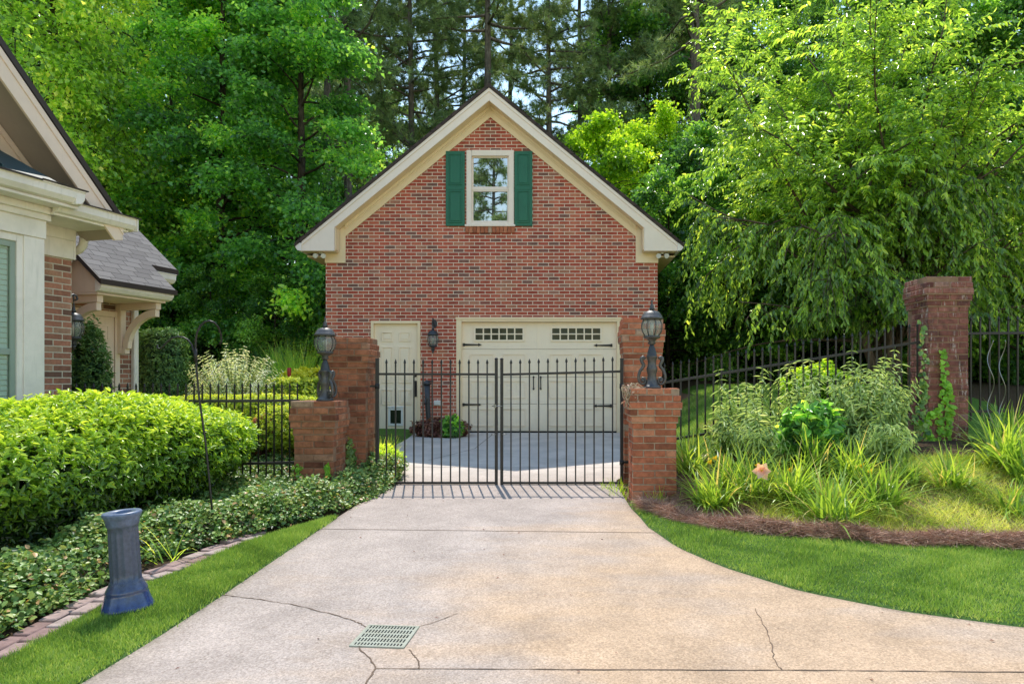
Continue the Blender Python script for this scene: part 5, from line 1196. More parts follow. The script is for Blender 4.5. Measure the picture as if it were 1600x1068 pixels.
# pale airy shrub
def airy(name, label, cat, loc, rad, nst, nlf, ls, wr, mat, seed, H, group=None, arch=.5, shape='oval', droop=0, htv=(.55, 1.08)):
    """arching stems with opposite leaves"""
    rng = np.random.default_rng(seed); t = thing(name, label, cat, loc, group=group); mb = MB(); Pp, A, Nn, T = [], [], [], []
    for s_ in range(nst):
        az = rng.uniform(0, 6.28); sp = rng.random() ** .6; h = H * rng.uniform(*htv) * (1.05 - .3 * sp); r = rad * sp
        b = np.array([math.cos(az) * r * .25, math.sin(az) * r * .25, -.03]); d = np.array([math.cos(az), math.sin(az), 0])
        cv = [b + d * r * .75 * (u ** 1.5) + np.array([0, 0, h * (u - .18 * arch * sp * u ** 3)]) + rng.normal(0, .012, 3) for u in np.linspace(0, 1, 8)]; cv = np.array(cv)
        mb.tube(cv, [.006 * (1 - .75 * i / 7) + .0012 for i in range(8)], 4, caps=False)
        tb = rng.normal(0, .1)
        for i in range(nlf):
            u = .12 + .88 * (i + rng.random() * .4) / nlf; f = u * 7; a = min(int(f), 6); p = cv[a] + (cv[a + 1] - cv[a]) * (f - a); tg = unit(cv[a + 1] - cv[a]); ph = i * 1.5708 + rng.uniform(-.3, .3)
            for o in (0, PI):
                w = np.cross(tg, np.array([math.cos(ph + o), math.sin(ph + o), .2])); w = unit(w)
                L_ = rng.uniform(.7, 1.25) * (1.15 - .55 * u)
                Pp.append(p); A.append(unit(w * .9 + tg * .45 * (1 if u > .8 else .6) + rng.normal(0, .16, 3) + np.array([0, 0, -.12 - droop]))); Nn.append(tg + np.array([0, 0, .6])); T.append((L_, .42 + tb + .25 * (u - .4) + rng.normal(0, .13)))
    mb.build('stem', M['stem'], t, world=False); T = np.array(T)
    leaves('foliage', np.array(Pp), np.array(A), np.array(Nn), ls * T[:, 0], ls * wr * T[:, 0], T[:, 1], mat, t, shape, .2, .3); return t
x, y = WX(365, 11.2), 11.2
airy('flowering_shrub', 'airy silvery white variegated shrub behind the low iron fence', 'shrub', (x, y, terr(x, y)), .85, 170, 26, .075, .42, M['leaf_pale'], 31, 1.35, arch=.6)
# box hedges and low shrubs of the rear garden
def low(px, d, rx, ry, h, label, mat='leaf_box', seed=1, n=7000, ls=.03, name='box_hedge', cat='hedge', bumps=.1, sqz=4.0, rz=0, group=None, zoff=0):
    x = WX(px, d); return fill_bush(name, label, cat, seed, (x, d, terr(x, d) + zoff), (rx, ry, h / 2), n, ls, M[mat], 'kite', .55, bumps, sqz, rz=rz, shell=.15, group=group)
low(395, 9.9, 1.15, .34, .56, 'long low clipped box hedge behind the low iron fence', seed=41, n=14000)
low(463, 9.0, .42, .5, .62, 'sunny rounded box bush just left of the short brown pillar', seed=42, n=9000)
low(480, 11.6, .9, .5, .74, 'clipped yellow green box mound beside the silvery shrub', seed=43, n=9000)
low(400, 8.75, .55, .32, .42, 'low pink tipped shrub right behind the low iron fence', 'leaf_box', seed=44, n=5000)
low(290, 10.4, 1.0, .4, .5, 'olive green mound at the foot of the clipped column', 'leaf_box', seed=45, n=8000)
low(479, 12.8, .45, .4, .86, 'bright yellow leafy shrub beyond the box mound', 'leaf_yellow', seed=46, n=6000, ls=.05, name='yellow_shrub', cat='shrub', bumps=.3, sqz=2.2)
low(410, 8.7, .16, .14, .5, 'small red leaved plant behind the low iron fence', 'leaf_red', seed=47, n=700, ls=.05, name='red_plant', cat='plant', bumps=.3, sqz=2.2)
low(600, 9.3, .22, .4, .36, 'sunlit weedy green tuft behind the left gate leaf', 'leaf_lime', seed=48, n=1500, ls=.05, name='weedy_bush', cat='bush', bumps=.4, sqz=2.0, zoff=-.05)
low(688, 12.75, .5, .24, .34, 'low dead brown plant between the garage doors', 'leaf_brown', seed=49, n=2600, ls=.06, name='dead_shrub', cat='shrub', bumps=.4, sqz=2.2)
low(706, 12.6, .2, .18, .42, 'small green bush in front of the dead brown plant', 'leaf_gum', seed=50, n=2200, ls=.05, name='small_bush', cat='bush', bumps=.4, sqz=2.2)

# grassy strap-leaved plants
def blades(n, rng, H, spread, width, seg=6, stiff=.5, tint=.45):
    V, Fq, T = [], [], []; b = 0
    for i in range(n):
        az = rng.uniform(0, 6.28); out = rng.random() ** .7; L_ = H * rng.uniform(.6, 1.25); el = PI / 2 - (.08 + .8 * out * (1.2 - stiff)); p = np.array([rng.normal(0, spread * .3), rng.normal(0, spread * .3), -.02]); d = np.array([math.cos(az) * math.cos(el), math.sin(az) * math.cos(el), math.sin(el)])
        side = np.array([-math.sin(az), math.cos(az), 0]); bend = rng.uniform(.5, 1.6) * (1.2 - stiff) * (.45 + out); tw = rng.normal(0, .25)
        for j in range(seg + 1):
            f = j / seg; w = width * (1 - f ** 2.2) * (.7 + .3 * min(1, f * 4)) + .0008; fold = np.array([0, 0, w * .3])
            V += [p - side * w / 2, p + side * w / 2]
            d = d + np.array([0, 0, -1]) * bend * 1.15 / seg * (f + .25) + side * tw / seg; d = d / np.linalg.norm(d); p = p + d * L_ / seg
            if p[2] < .015: p[2] = .015
        t0 = tint + rng.normal(0, .15); t0 = 1.0 if rng.random() < .05 else min(.82, t0)
        for j in range(seg): Fq.append((b + 2 * j, b + 2 * j + 1, b + 2 * j + 3, b + 2 * j + 2)); T.append(min(1, t0 + .14 * (j / seg - .4)))
        b += 2 * (seg + 1)
    return np.array(V), np.array(Fq), np.array(T)
def lily_proto(seed, n, H):
    V, Fq, T = blades(n, np.random.default_rng(seed), H, .26, .023, 8, .05, .42); return V, Fq, T
LILY = [lily_proto(60 + i, n_, h_) for i, (n_, h_) in enumerate(((190, .62), (160, .58), (90, .47)))]
LM = {}
def lily(px, py, d, kind, sc, rz, label):
    x = WX(px, d); t = thing('daylily', label, 'daylily', (x, d, terr(x, d) - .01), rz, 'daylily clumps in the flower bed'); t.scale = (sc,) * 3
    if kind in LM: o = LM[kind].copy(); COL.objects.link(o); o.parent = t
    else: V, Fq, T = LILY[kind]; LM[kind] = np_mesh('leaves', V, Fq, M['leaf_lily'], t, T, smooth=True)
    return t
lily(1115, 0, 6.75, 0, .92, .3, 'arching daylily clump beside the short orange pillar, first in the front row')
lily(1180, 0, 6.9, 1, .95, 1.4, 'daylily clump with yellow buds, left behind the pink bloom')
lily(1240, 0, 6.75, 0, .9, 2.6, 'upright daylily clump just right of the pink bloom')
lily(1300, 0, 6.15, 0, .98, 4.0, 'widest fountain shaped daylily clump overhanging the pine straw')
lily(1372, 0, 6.45, 1, .98, 5.1, 'daylily clump right of the widest one, beside the open grass')
lily(1145, 0, 7.25, 1, .9, 2.2, 'daylily between the two leftmost clumps, a step farther back')
lily(1270, 0, 7.2, 1, .9, 3.1, 'daylily behind the pink bloom, in front of the dark broad leaved bush')
lily(1330, 0, 6.95, 0, .85, .7, 'daylily behind the widest clump, below the fullest silver shrub')
lily(1420, 0, 6.9, 2, .7, 5.6, 'small thin daylily at the right end of the front row')
lily(1487, 0, 6.75, 1, .8, .9, 'stiff upright daylily alone in the pale grass')
lily(1572, 0, 7.2, 0, 1.08, 2.2, 'large daylily with long bending leaves at the right edge, below the tall pillar')
lily(1610, 0, 6.8, 0, .98, 3.3, 'daylily at the far right edge, in front of the large bending one')
lily(1575, 0, 7.9, 1, 1.0, 4.4, 'daylily behind the large bending one, against the dark fence')
lily(1582, 0, 6.25, 2, .85, 1.9, 'thin daylily in the pale grass at the right edge, near the straw roll')
lily(1083, 0, 7.9, 1, .95, .5, 'dark green daylily tucked behind the short orange pillar')
def flower(px, py, d, label, mat, name, cat, s_, npet=6):
    x = WX(px, d); zz = WZ(py, d); g = terr(x, d); t = thing(name, label, cat, (x, d, g)); h = zz - g
    m = MB(); m.tube([(.05, .06, 0), (.02, .03, h * .5), (0, 0, h)], .004, 5); m.build('stem', M['stem'], t, world=False)
    rng = np.random.default_rng(int(px)); ax = unit(np.array([-.15, -1., .2])); q = []
    u1 = unit(np.cross(ax, np.array([0, 0, 1.]))); u2 = np.cross(ax, u1)
    an = np.arange(npet) * 2 * PI / npet; rad_ = np.cos(an)[:, None] * u1 + np.sin(an)[:, None] * u2
    A = unit(rad_ * (np.where(np.arange(npet) % 2 == 0, .95, .75)[:, None] if npet > 3 else .25) + ax * (np.where(np.arange(npet) % 2 == 0, .45, .75)[:, None] if npet > 3 else 1)); Pp = np.tile(np.array([0, 0, h]), (npet, 1))
    leaves('petals', Pp, A, ax + rad_ * -.5, s_, s_ * (.95 if npet > 3 else .5), rng.random(npet), mat, t, 'oval', .1, .35)
    if npet > 3:
        m = MB(); c = np.array([0, 0, h]) + ax * .02; m.lathe([(.001, 0), (.016, .008), (.001, .02)], 8, tuple(c)); m.build('throat', M['bud'], t, world=False)
flower(1190, 736, 6.6, 'single open pink daylily bloom standing above the daylily leaves', M['petal'], 'daylily_bloom', 'flower', .09)
for px, py, d, lb in ((1109, 722, 6.75, 'orange yellow bud at the left, near the short orange pillar'), (1117, 716, 6.8, 'yellow bud above the leftmost daylily'), (1183, 727, 6.7, 'yellow bud touching the pink bloom'), (1345, 728, 6.6, 'pair of pale buds above the front daylilies'), (1358, 737, 6.5, 'pale yellow bud right of the widest daylily'), (1233, 734, 6.7, 'pale yellow bud right of the pink bloom')):
    flower(px, py, d, lb, M['bud'], 'daylily_bud', 'flower bud', .06, 3)

# arching silver shrubs before the sloping fence
SH = [(1128, 7.95, 1.15, .28, 18, 'thin tall leafy stems at the left end of the sloping fence'), (1185, 7.7, .78, .5, 55, 'silvery leafy shrub, lowest and leftmost before the sloping fence'), (1165, 8.2, 1.32, .42, 34, 'tall leggy leafy shrub against the left half of the sloping fence'), (1262, 8.1, 1.08, .6, 62, 'mid green bushy shrub in the middle of the sloping fence'), (1335, 7.95, 1.12, .66, 90, 'fullest silver green arching shrub left of the tall streaked pillar'), (1378, 8.1, 1.2, .5, 48, 'arching leafy shrub close against the tall streaked pillar'), (1375, 7.35, .6, .45, 45, 'low silvery arching shrub in front of the fullest one')]
for i, (px, d, h, r, ns, lb) in enumerate(SH):
    x = WX(px, d); airy('leafy_shrub', lb, 'shrub', (x, d, terr(x, d)), r, int(ns * .72), 18, .14, .2, M['leaf_silver'], 70 + i, h, 'arching shrubs along the sloping fence', .9, droop=.28, htv=(.35, 1.15))
fill_bush('broadleaf_plant', 'dark broad leaved bush among the silvery shrubs', 'bush', 81, (WX(1268, 7.5), 7.5, terr(WX(1270, 7.5), 7.5)), (.3, .25, .28), 1500, .11, M['leaf_gum'], 'oval', .6, .3, 2.2)
fill_bush('green_bush', 'loose bright green bush behind the sloping fence', 'bush', 82, (WX(1285, 9.6), 9.6, terr(WX(1285, 9.6), 9.6)), (.5, .4, .42), 3500, .07, M['leaf_lime'], 'oval', .45, .4, 2.0)
# pale tufts: ornamental grass behind the fence on the left
def tuft(px, d, n, H, label, mat, seed, w=.008, name='ornamental_grass', cat='grass clump', stiff=.75, spread=.5, tint=.45):
    x = WX(px, d); t = thing(name, label, cat, (x, d, terr(x, d) - .02)); V, Fq, T = blades(n, np.random.default_rng(seed), H, spread, w, 5, stiff, tint); np_mesh('leaves', V, Fq, mat, t, T)
tuft(462, 14.2, 500, 1.35, 'tall soft green ornamental grass behind the yellow shrub', M['leaf_light'], 91, .012)
tuft(432, 14.6, 380, 1.2, 'shorter ornamental grass left of the tall one', M['leaf_gum'], 92, .012)
tuft(601, 9.0, 130, .5, 'spray of thin sunlit grass at the left gate leaf', M['leaf_light'], 93, .007, spread=.3, tint=.75)
tuft(960, 8.05, 70, .22, 'weeds growing at the foot of the right gatepost', M['leaf_lime'], 94, .007, 'weed_tuft', 'weeds', .5, .25)
tuft(965, 7.75, 50, .16, 'weeds by the short orange pillar at the driveway edge', M['leaf_lime'], 95, .007, 'weed_tuft', 'weeds', .4, .25)
tuft(1030, 7.2, 40, .2, 'small weeds growing in front of the short orange pillar', M['leaf_lime'], 96, .007, 'weed_tuft', 'weeds', .5, .2)
tuft(262, 5.2, 14, .42, 'two arching yellow green leaves behind the blue pedestal', M['leaf_light'], 97, .012, 'strap_plant', 'plant', .2, .1, .7)
tuft(150, 5.2, 10, .36, 'few strap leaves in the ivy left of the blue pedestal', M['leaf_light'], 98, .012, 'strap_plant', 'plant', .3, .1, .6)
# red tube feeder on a stake
x = WX(452, 12.3); t = thing('garden_stake', 'thin red capped garden stake between the silvery and yellow shrubs', 'garden stake', (x, 12.3, terr(x, 12.3)))
m = MB(); m.tube([(0, 0, -.05), (0, 0, WZ(592, 12.3) - terr(x, 12.3))], .008, 6); m.build('stake', M['iron'], t, world=False)
m = MB(); z0_ = WZ(592, 12.3) - terr(x, 12.3); m.lathe([(.02, 0), (.028, .03), (.036, .12), (.036, .2), (.03, .205)], 12, (0, 0, z0_)); m.build('cup', M['red'], t, world=False)
# ivy strands on the tall pillar, vine on the short pillars
def climb(name, label, strands, mat, seed, ls, y):
    rng = np.random.default_rng(seed); a = strands[0][0]; t = thing(name, label, 'vine', (WX(a[0], y), y, WZ(a[1], y))); loc = ORIG[t.name][0]; mb = MB(); Pp, A = [], []
    for st_ in strands:
        pts = resample([(WX(px, y), WZ(py, y)) for px, py in st_], 40); mb.tube([(p[0], y - .004, p[1]) for p in pts[::4]], .003, 4)
        for p in pts:
            for _ in range(2): Pp.append((p[0] + rng.normal(0, .014), y - rng.uniform(.004, .035), p[1] + rng.normal(0, .014))); A.append(unit(np.array([rng.normal(0, .7), -.35, rng.normal(-.5, .4)])))
    mb.build('stem', M['twig'], t); Pp = np.array(Pp) - np.array(loc); n = len(Pp); s_ = ls * rng.uniform(.5, 1.3, n)
    leaves('foliage', Pp, np.array(A), np.tile(np.array([0, -1., .25]), (n, 1)) + rng.normal(0, .3, (n, 3)), s_, s_ * .95, rng.normal(.5, .2, n), mat, t, 'oval', .1, .15)
climb('climbing_ivy', 'ivy strands climbing the front of the tall streaked pillar', [[(1468, 690), (1466, 640), (1474, 600), (1471, 548)], [(1480, 680), (1482, 640), (1478, 590)], [(1455, 690), (1440, 660), (1458, 640)]], M['leaf_vine'], 101, .065, 8.345)
climb('climbing_ivy', 'ivy on the left side of the tall streaked pillar', [[(1444, 690), (1440, 620), (1441, 560), (1437, 505)], [(1432, 690), (1430, 650), (1445, 600)]], M['leaf_ivy'], 102, .06, 8.33)
climb('creeping_vine', 'small vine shoots on the short brown pillar', [[(470, 757), (468, 735), (465, 725)], [(513, 745), (512, 725)]], M['leaf_vine'], 103, .03, 7.72)
climb('creeping_vine', 'green ivy growing up between the two left pillars', [[(548, 757), (549, 700), (547, 685)], [(556, 757), (553, 715), (546, 700)], [(570, 757), (562, 730)]], M['leaf_ivy'], 104, .055, 8.33)
# dead vine on the right short pillar
t = thing('dead_vine', 'dry curled vine hanging off the top of the short orange pillar', 'dead vine', (.78, 7.3, 1.37)); mb = MB(); rdn = random.Random(8)
for i in range(14):
    a = Vector((rdn.uniform(-.03, .2), rdn.uniform(-.02, .12), .012)); b = a + Vector((-.06, -.03, rdn.uniform(-.02, .05))); c = Vector((rdn.uniform(-.05, .0), rdn.uniform(-.08, .05), rdn.uniform(-.22, -.02))); mb.tube([a, b, (b + c) / 2 + Vector((-.03, 0, 0)), c, c + Vector((rdn.uniform(-.03, .03), 0, rdn.uniform(-.05, .03)))], [.005, .005, .004, .004, .002], 5)
mb.build('stem', M['dead'], t, world=False); rng = np.random.default_rng(2); n = 60
leaves('dry_leaf', np.stack([rng.uniform(-.07, .12, n), rng.uniform(-.08, .08, n), rng.uniform(-.2, .03, n)], 1), rvec(n, rng), rvec(n, rng), .04, .02, rng.random(n), M['straw'], t)
# curly metal stakes right of the tall pillar
for i, (px, d, lb) in enumerate(((1548, 8.25, 'wavy thin metal plant stake, left of two right of the tall pillar'), (1566, 8.3, 'wavy thin metal plant stake, right of two right of the tall pillar'))):
    x = WX(px, d); t = thing('plant_stake', lb, 'plant stake', (x, d, terr(x, d))); h = WZ(525, d) - terr(x, d)
    m = MB(); m.tube([(.035 * math.sin(u * 14 + i) * min(1, u * 3), .03 * math.cos(u * 14 + i), h * u - .05) for u in np.linspace(0, 1, 60)], .0055, 6); m.build('rod', M['steel'], t, world=False)

# ------------------------------------------------------------------ trees
pr_oval = lambda f: .55 + .75 * math.sin(PI * min(1, f * 1.05)) * (1 - .35 * f)
pr_col = lambda f: .8 + .3 * math.sin(PI * f) - .45 * f * f
gumA = broadleaf('sweetgum_tree', 'tall dense dark green tree, the left of the pair behind the porch shrubs', 'tree', 1, 15.5, 2.5, .9, 64, 14, 50, .135, M['leaf_gum'], M['bark'], .17, pr_col, .25, .25, spread=.2, group=None)
gumB = broadleaf('sweetgum_tree', 'tall dense green tree beside the garage, the right of the pair', 'tree', 2, 15.0, 2.45, .8, 64, 14, 50, .135, M['leaf_gum'], M['bark'], .16, pr_col, .3, .2, spread=.2)
lightA = broadleaf('maple_tree', 'pale yellow green leafy tree rising behind the house roof', 'tree', 3, 14, 3.2, 1.5, 60, 14, 46, .13, M['leaf_light'], M['bark'], .16, pr_oval, .25, .55, spread=.16)
limeA = broadleaf('redbud_tree', 'rounded lime green tree behind the right slope of the garage roof', 'tree', 4, 8.6, 2.8, 1.5, 46, 14, 74, .12, M['leaf_lime'], M['bark'], .12, pr_oval, .3, .15, spread=.15)
underA = broadleaf('forest_tree', 'dark understory tree at the edge of the wood', 'tree', 5, 8.5, 2.6, .3, 42, 11, 50, .16, M['leaf_dark'], M['bark'], .1, pr_oval, .2, .25, spread=.2)
tallA = broadleaf('forest_tree', 'tall dark leafy forest tree behind the garage', 'tree', 6, 19, 3.6, 2.5, 60, 12, 44, .2, M['leaf_dark'], M['bark'], .2, pr_oval, .3, .1, spread=.24)
pineA = pine('pine_tree', 'tall pine with sparse grey green needles above the garage roof', 7, 23, 8.5, 3.6, 50, 17, .2)
pineB = pine('pine_tree', 'tall slender pine with bare lower trunk', 8, 25, 12, 3.4, 44, 16, .19)
pineF = pine('pine_tree', 'pale forked pine trunk with bare crooked limbs right behind the gable peak', 9, 24, 15, 3.2, 34, 17, .26, fork=True)
def put(o, px, d, sc=1, rz=0, new=True, label=None, group=None, zs=None):
    x = WX(px, d); loc = (x, d, terr(x, d) - .1); s3 = (sc, sc, (zs or sc))
    if new: return dup(o, loc, rz, s3, label, group)
    o.location = loc; o.rotation_euler = (0, 0, rz); o.scale = s3; return o
put(gumA, 345, 19.5, 1.0, .4, False, zs=.86); put(gumB, 470, 19.0, .98, 2.0, False, zs=.87)
put(gumA, 410, 21.5, .95, 3.0, label='dense green tree set back between the pair beside the garage')
put(gumB, 268, 22, .95, 4.0, label='dense green tree just left of the pair, behind the porch roof')
put(lightA, 95, 18.5, 1.05, 1.0, False); put(lightA, 10, 16.5, .95, 3.0, label='pale leafy tree at the far left edge above the house roof')
put(lightA, 188, 23.5, 1.0, 5.0, label='pale leafy tree farther back, between the house roof and the dense pair')
put(limeA, 945, 21.5, .95, .0, False); put(limeA, 1040, 24, .95, 2.2, label='lime green tree behind the cherry, right of the garage eave')
put(limeA, 905, 26.5, .9, 4.2, label='smaller lime green tree peeking over the garage roof')
gP = 'pines behind the garage'
put(pineF, 762, 29, .95, .0, False); put(pineA, 645, 31, 1, .3, False); put(pineB, 552, 27, 1, 1.3, False)
for i, (px, d, s_, o, lb) in enumerate(((597, 33, 1.0, pineA, 'dark pine trunk just right of the palest bare trunk, left of the gable'), (688, 36, 1.05, pineB, 'thin pine trunk halfway up the left gable slope'), (722, 40, 1.1, pineA, 'far pine left of the gable peak'), (795, 38, 1.05, pineB, 'slender pine right of the gable peak'), (860, 31, 1.0, pineA, 'dark pine with drooping crown above the right gable slope'), (905, 37, 1.05, pineB, 'bare pine trunk above the lime green tree'), (950, 33, 1.0, pineA, 'grey needled pine above the lime green tree'), (1000, 36, 1.1, pineB, 'tall pine left of the cherry crown'), (210, 27, .95, pineA, 'pine with bare crooked branches behind the pale leafy tree'), (540, 37, 1.1, pineA, 'pine far behind the right tree of the pair'), (1075, 31, 1.0, pineB, 'dark pine trunk in the shade between garage and cherry'), (1062, 33, .95, pineB, 'thin bare pine trunk right of the garage eave'), (1092, 24, .95, pineB, 'slim bare pine trunk in the gap left of the cherry strands'), (310, 25, .95, pineB, 'slim pine trunk among the dense trees above the porch roof'), (505, 25, .95, pineB, 'slim pine trunk close to the left eave of the garage'))):
    put(o, px, d, s_, i * 1.7, label=lb)
gU = 'understory trees at the edge of the wood'; gT = 'leafy forest trees in the back'
underA['group'] = gU; tallA['group'] = gT
first = True
for i, (px, d, s_) in enumerate(((1045, 17.5, .62), (1090, 19, .75), (1150, 16.5, .6), (1230, 18, .7), (1310, 17, .7), (1400, 16, .7), (1500, 16.5, .8), (1600, 15.5, .8), (1690, 16.5, .9), (300, 25, .8), (390, 25, .75), (200, 24, .8), (110, 21, .8), (500, 23, .6), (560, 28, .9), (640, 30, 1.0), (240, 19.0, .45), (430, 17.6, .38), (330, 18, .4), (0, 24, 1), (-80, 20, 1), (1000, 27, .9), (500, 18.2, .42), (1120, 23, .95), (1200, 22, .95), (1300, 23, 1.0), (1420, 22, 1), (1540, 22, 1), (720, 34, 1.1), (850, 36, 1.1))):
    put(underA, px, d, s_, i * 2.1, not first, label='dark leafy understory tree at the shaded edge of the wood', group=gU); first = False
first = True
for i, (px, d, s_) in enumerate(((250, 40, 1.0), (330, 43, 1.05), (440, 41, 1.0), (520, 46, 1.0), (600, 44, .85), (680, 48, .8), (760, 50, .72), (840, 48, .8), (930, 44, .85), (1010, 34, .95), (1090, 35, .95), (1180, 37, 1), (1270, 35, .95), (1370, 37, 1), (1470, 36, 1), (1580, 37, 1), (1690, 34, 1), (120, 39, 1.1), (20, 40, 1.1), (-80, 34, 1.1), (180, 46, 1.1), (560, 50, .8), (640, 56, .8), (1130, 40, 1.1), (1330, 40, 1.2), (1520, 38, 1.2))):
    put(tallA, px, d, s_, i * 2.7, not first, label='tall dark green broadleaf tree deep in the wood', group=gT); first = False
# trees on the street side, mirrored in the upper garage window
put(pineA, 1205, -11, .8, 1.0, label='pine across the street side, seen mirrored in the upper garage window', group='pines mirrored in the upper window')
put(pineA, 1262, -15, .9, 2.0, label='pine across the street side, seen mirrored in the upper garage window', group='pines mirrored in the upper window')

# weeping cherry on the bank
def weeping(seed, loc, label):
    rng = np.random.default_rng(seed); rd = random.Random(seed); t = thing('weeping_cherry', label, 'tree', loc); mb = MB(); Pp, A, Nn, T = [], [], [], []
    def curve(p, d, Lg, m, bend, jit=.1):
        pts = [np.array(p, float)]; d = unit(np.array(d, float))
        for j in range(m): d = unit(d + np.array(bend) * (j + 1) / m + rng.normal(0, jit, 3)); pts.append(pts[-1] + d * Lg / m)
        return np.array(pts)
    def strew(pts, sp, hang, ls, tb, flat):
        seg = np.linalg.norm(np.diff(pts, axis=0), axis=1); cum = np.concatenate([[0], np.cumsum(seg)]); n = max(2, int(cum[-1] / sp)); u = np.linspace(.06, 1, n) * cum[-1]
        p = np.stack([np.interp(u, cum, pts[:, k]) for k in range(3)], 1); tg = np.stack([np.interp(u, cum[:-1], np.diff(pts, axis=0)[:, k]) for k in range(3)], 1); tg = unit(tg)
        sd = np.cross(tg, np.array([0, 0, 1.]) + rng.normal(0, .3, (n, 3))); sd = unit(sd) * np.where(np.arange(n) % 2 == 0, 1, -1)[:, None]
        ax = unit(sd * rng.uniform(.4, 1, (n, 1)) + tg * .6 + np.array([0, 0, -hang]) + rng.normal(0, .2, (n, 3)))
        Pp.append(p); A.append(ax); Nn.append(rng.normal(0, .4, (n, 3)) + (np.array([0, 0, 1.]) if flat else sd[:, [1, 0, 2]] * np.array([1, -1, 1]) + np.array([0, -.2, .4]))); T.append(np.stack([ls * rng.uniform(.65, 1.2, n), tb + rng.normal(0, .2, n)], 1))
    stems = [((0, 0, -.2), (-.28, .0, 1)), ((.06, .02, -.2), (.1, -.08, 1)), ((.1, -.03, -.2), (.42, .1, 1)), ((.02, .05, -.2), (-.05, .2, 1))]; limbs = []
    for p, d in stems:
        c = curve(p, d, 3.2, 6, (0, 0, .02), .07); mb.tube(c, [.085, .07, .06, .054, .048, .043, .038], 8); limbs.append(c)
    for i in range(74):
        c = limbs[i % 4]; f = rd.uniform(1.6, 6); a = min(int(f), 5); p = c[a] + (c[a + 1] - c[a]) * (f - a); az = i * 2.39996; el = rd.uniform(.1, 1.25) if i > 12 else rd.uniform(.95, 1.4)
        Lg = (rd.uniform(2.6, 4.3) if el < .9 else rd.uniform(3.2, 5.6)); cx = curve(p, (math.cos(az) * math.cos(el), math.sin(az) * math.cos(el), math.sin(el)), Lg, 7, (0, 0, -.16 if el < .9 else -.07), .1)
        okc = (cx[:, 0] > -2.9) & (cx[:, 1] > -1.75); cx = cx[: max(3, int(np.argmin(okc)) if not okc.all() else len(cx))]
        cx = np.stack([np.interp(np.linspace(0, len(cx) - 1, 8), np.arange(len(cx)), cx[:, k]) for k in range(3)], 1)
        mb.tube(cx, [.034, .03, .025, .02, .016, .012, .009, .006], 6)
        for q in range(22):
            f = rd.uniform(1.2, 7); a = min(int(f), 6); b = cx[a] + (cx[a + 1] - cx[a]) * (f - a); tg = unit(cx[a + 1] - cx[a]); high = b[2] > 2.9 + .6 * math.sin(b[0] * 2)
            d = unit(tg * .75 + rng.normal(0, .6, 3) * np.array([1, 1, .45]) + np.array([0, 0, -.05 if high else -.3]))
            Ls = rd.uniform(.6, 1.3) if high else rd.uniform(.5, 1.5)
            s_ = curve(b, d, Ls, 5, (0, 0, -.2 if high else -.75), .1); s_ = s_[(s_[:, 2] > .9) & (s_[:, 1] > -1.8) & (s_[:, 0] > -3.25)]
            if len(s_) < 2: continue
            if rd.random() < .6: mb.tube(s_, [.006 * (1 - .7 * k / len(s_)) + .001 for k in range(len(s_))], 3, caps=False)
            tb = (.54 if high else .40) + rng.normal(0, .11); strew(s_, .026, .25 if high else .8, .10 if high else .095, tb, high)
            for _ in range(2):
                bb = s_[rd.randrange(len(s_))]; d2 = unit(d + rng.normal(0, .6, 3) + np.array([0, 0, -.2 if high else -.9])); s2 = curve(bb, d2, Ls * .55, 3, (0, 0, -.2 if high else -.6), .1)
                s2 = s2[s2[:, 2] > .45]
                if len(s2) > 1: strew(s2, .028, .3 if high else .9, .095, tb, high)
    mb.build('trunk', M['bark_cherry'], t, world=False); T = np.concatenate(T)
    Pp, A, Nn = np.concatenate(Pp), np.concatenate(A), np.concatenate(Nn)
    zc = 1.0 + .3 * np.sin(Pp[:, 0] * 2.1) * np.cos(Pp[:, 1] * 2.7) + .2 * np.sin(Pp[:, 0] * 7 + 1) - .25 * (Pp[:, 0] < -2)
    ok = (Pp[:, 2] > zc) & ((Pp[:, 2] > 2.1) | (rng.random(len(Pp)) < .62)) & (Pp[:, 1] > -1.75 + .25 * np.sin(Pp[:, 0] * 3)) & (Pp[:, 0] > -3.15 - .2 * np.sin(Pp[:, 2] * 4)); Pp, A, Nn, T = Pp[ok], A[ok], Nn[ok], T[ok]; n = len(T); print('cherry leaves', n)
    leaves('crown', Pp, A, Nn, T[:, 0], T[:, 0] * .4, T[:, 1], M['leaf_cherry'], t, 'oval', .2, .25); t.scale = (1.19,) * 3; return t
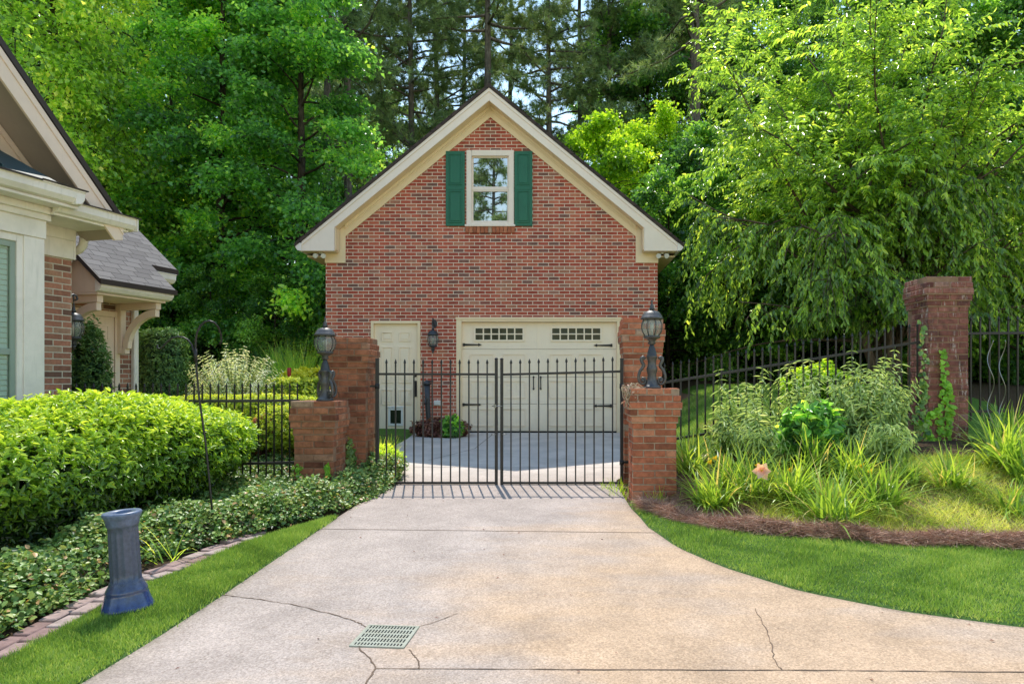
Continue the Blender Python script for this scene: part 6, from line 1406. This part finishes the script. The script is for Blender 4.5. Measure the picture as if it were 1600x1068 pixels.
x = WX(1376, 12.9); weeping(77, (x, 12.9, terr(x, 12.9) - .05), 'large weeping cherry with several trunks and trailing leafy branches behind the right fence')

# ------------------------------------------------------------------ camera, daylight, render settings
cam = bpy.data.cameras.new('camera'); co = bpy.data.objects.new('camera', cam); COL.objects.link(co); SC.camera = co
co.location = (0, 0, EYE); co.rotation_euler = (R(90), 0, 0); cam.sensor_width = 36; cam.lens = F * 36 / 1600
cam.shift_x = (800 - CX) / 1600; cam.shift_y = (CY - 534) / 1600; cam.clip_end = 2000; cam.clip_start = .05
EL, AZ = R(61), R(-11)   # sun stands behind the garage, slightly left
w = bpy.data.worlds.new('World'); SC.world = w; w.use_nodes = True; nt = w.node_tree; nt.nodes.clear()
sky = nt.nodes.new('ShaderNodeTexSky'); sky.sky_type = 'NISHITA'; sky.sun_disc = False; sky.sun_elevation = EL; sky.sun_rotation = AZ; sky.air_density = 1.75; sky.dust_density = 0.0; sky.ozone_density = 1.0
bg = nt.nodes.new('ShaderNodeBackground'); bg.inputs[1].default_value = .15; wo = nt.nodes.new('ShaderNodeOutputWorld')
L(nt, sky.outputs[0], bg.inputs[0]); L(nt, bg.outputs[0], wo.inputs[0])
sd = bpy.data.lights.new('sun', 'SUN'); sd.energy = 2.85; sd.angle = R(.5); sd.color = (1, .95, .86); so = bpy.data.objects.new('sun', sd); COL.objects.link(so)
dirv = Vector((math.sin(AZ) * math.cos(EL), math.cos(AZ) * math.cos(EL), math.sin(EL))); so.rotation_euler = dirv.to_track_quat('Z', 'Y').to_euler(); so.location = (0, 0, 30)
SC.view_settings.view_transform = 'Standard'; SC.view_settings.look = 'None'; SC.view_settings.exposure = 0
SC.render.engine = 'CYCLES'; cy = SC.cycles
cy.max_bounces = 7; cy.diffuse_bounces = 4; cy.glossy_bounces = 3; cy.transmission_bounces = 4; cy.transparent_max_bounces = 8
cy.film_exposure = 1.75; cy.use_denoising = True; cy.denoising_prefilter = 'ACCURATE'; cy.denoising_input_passes = 'RGB_ALBEDO_NORMAL'; cy.sample_clamp_indirect = 6
try: cy.denoiser = 'OPENIMAGEDENOISE'
except Exception: pass
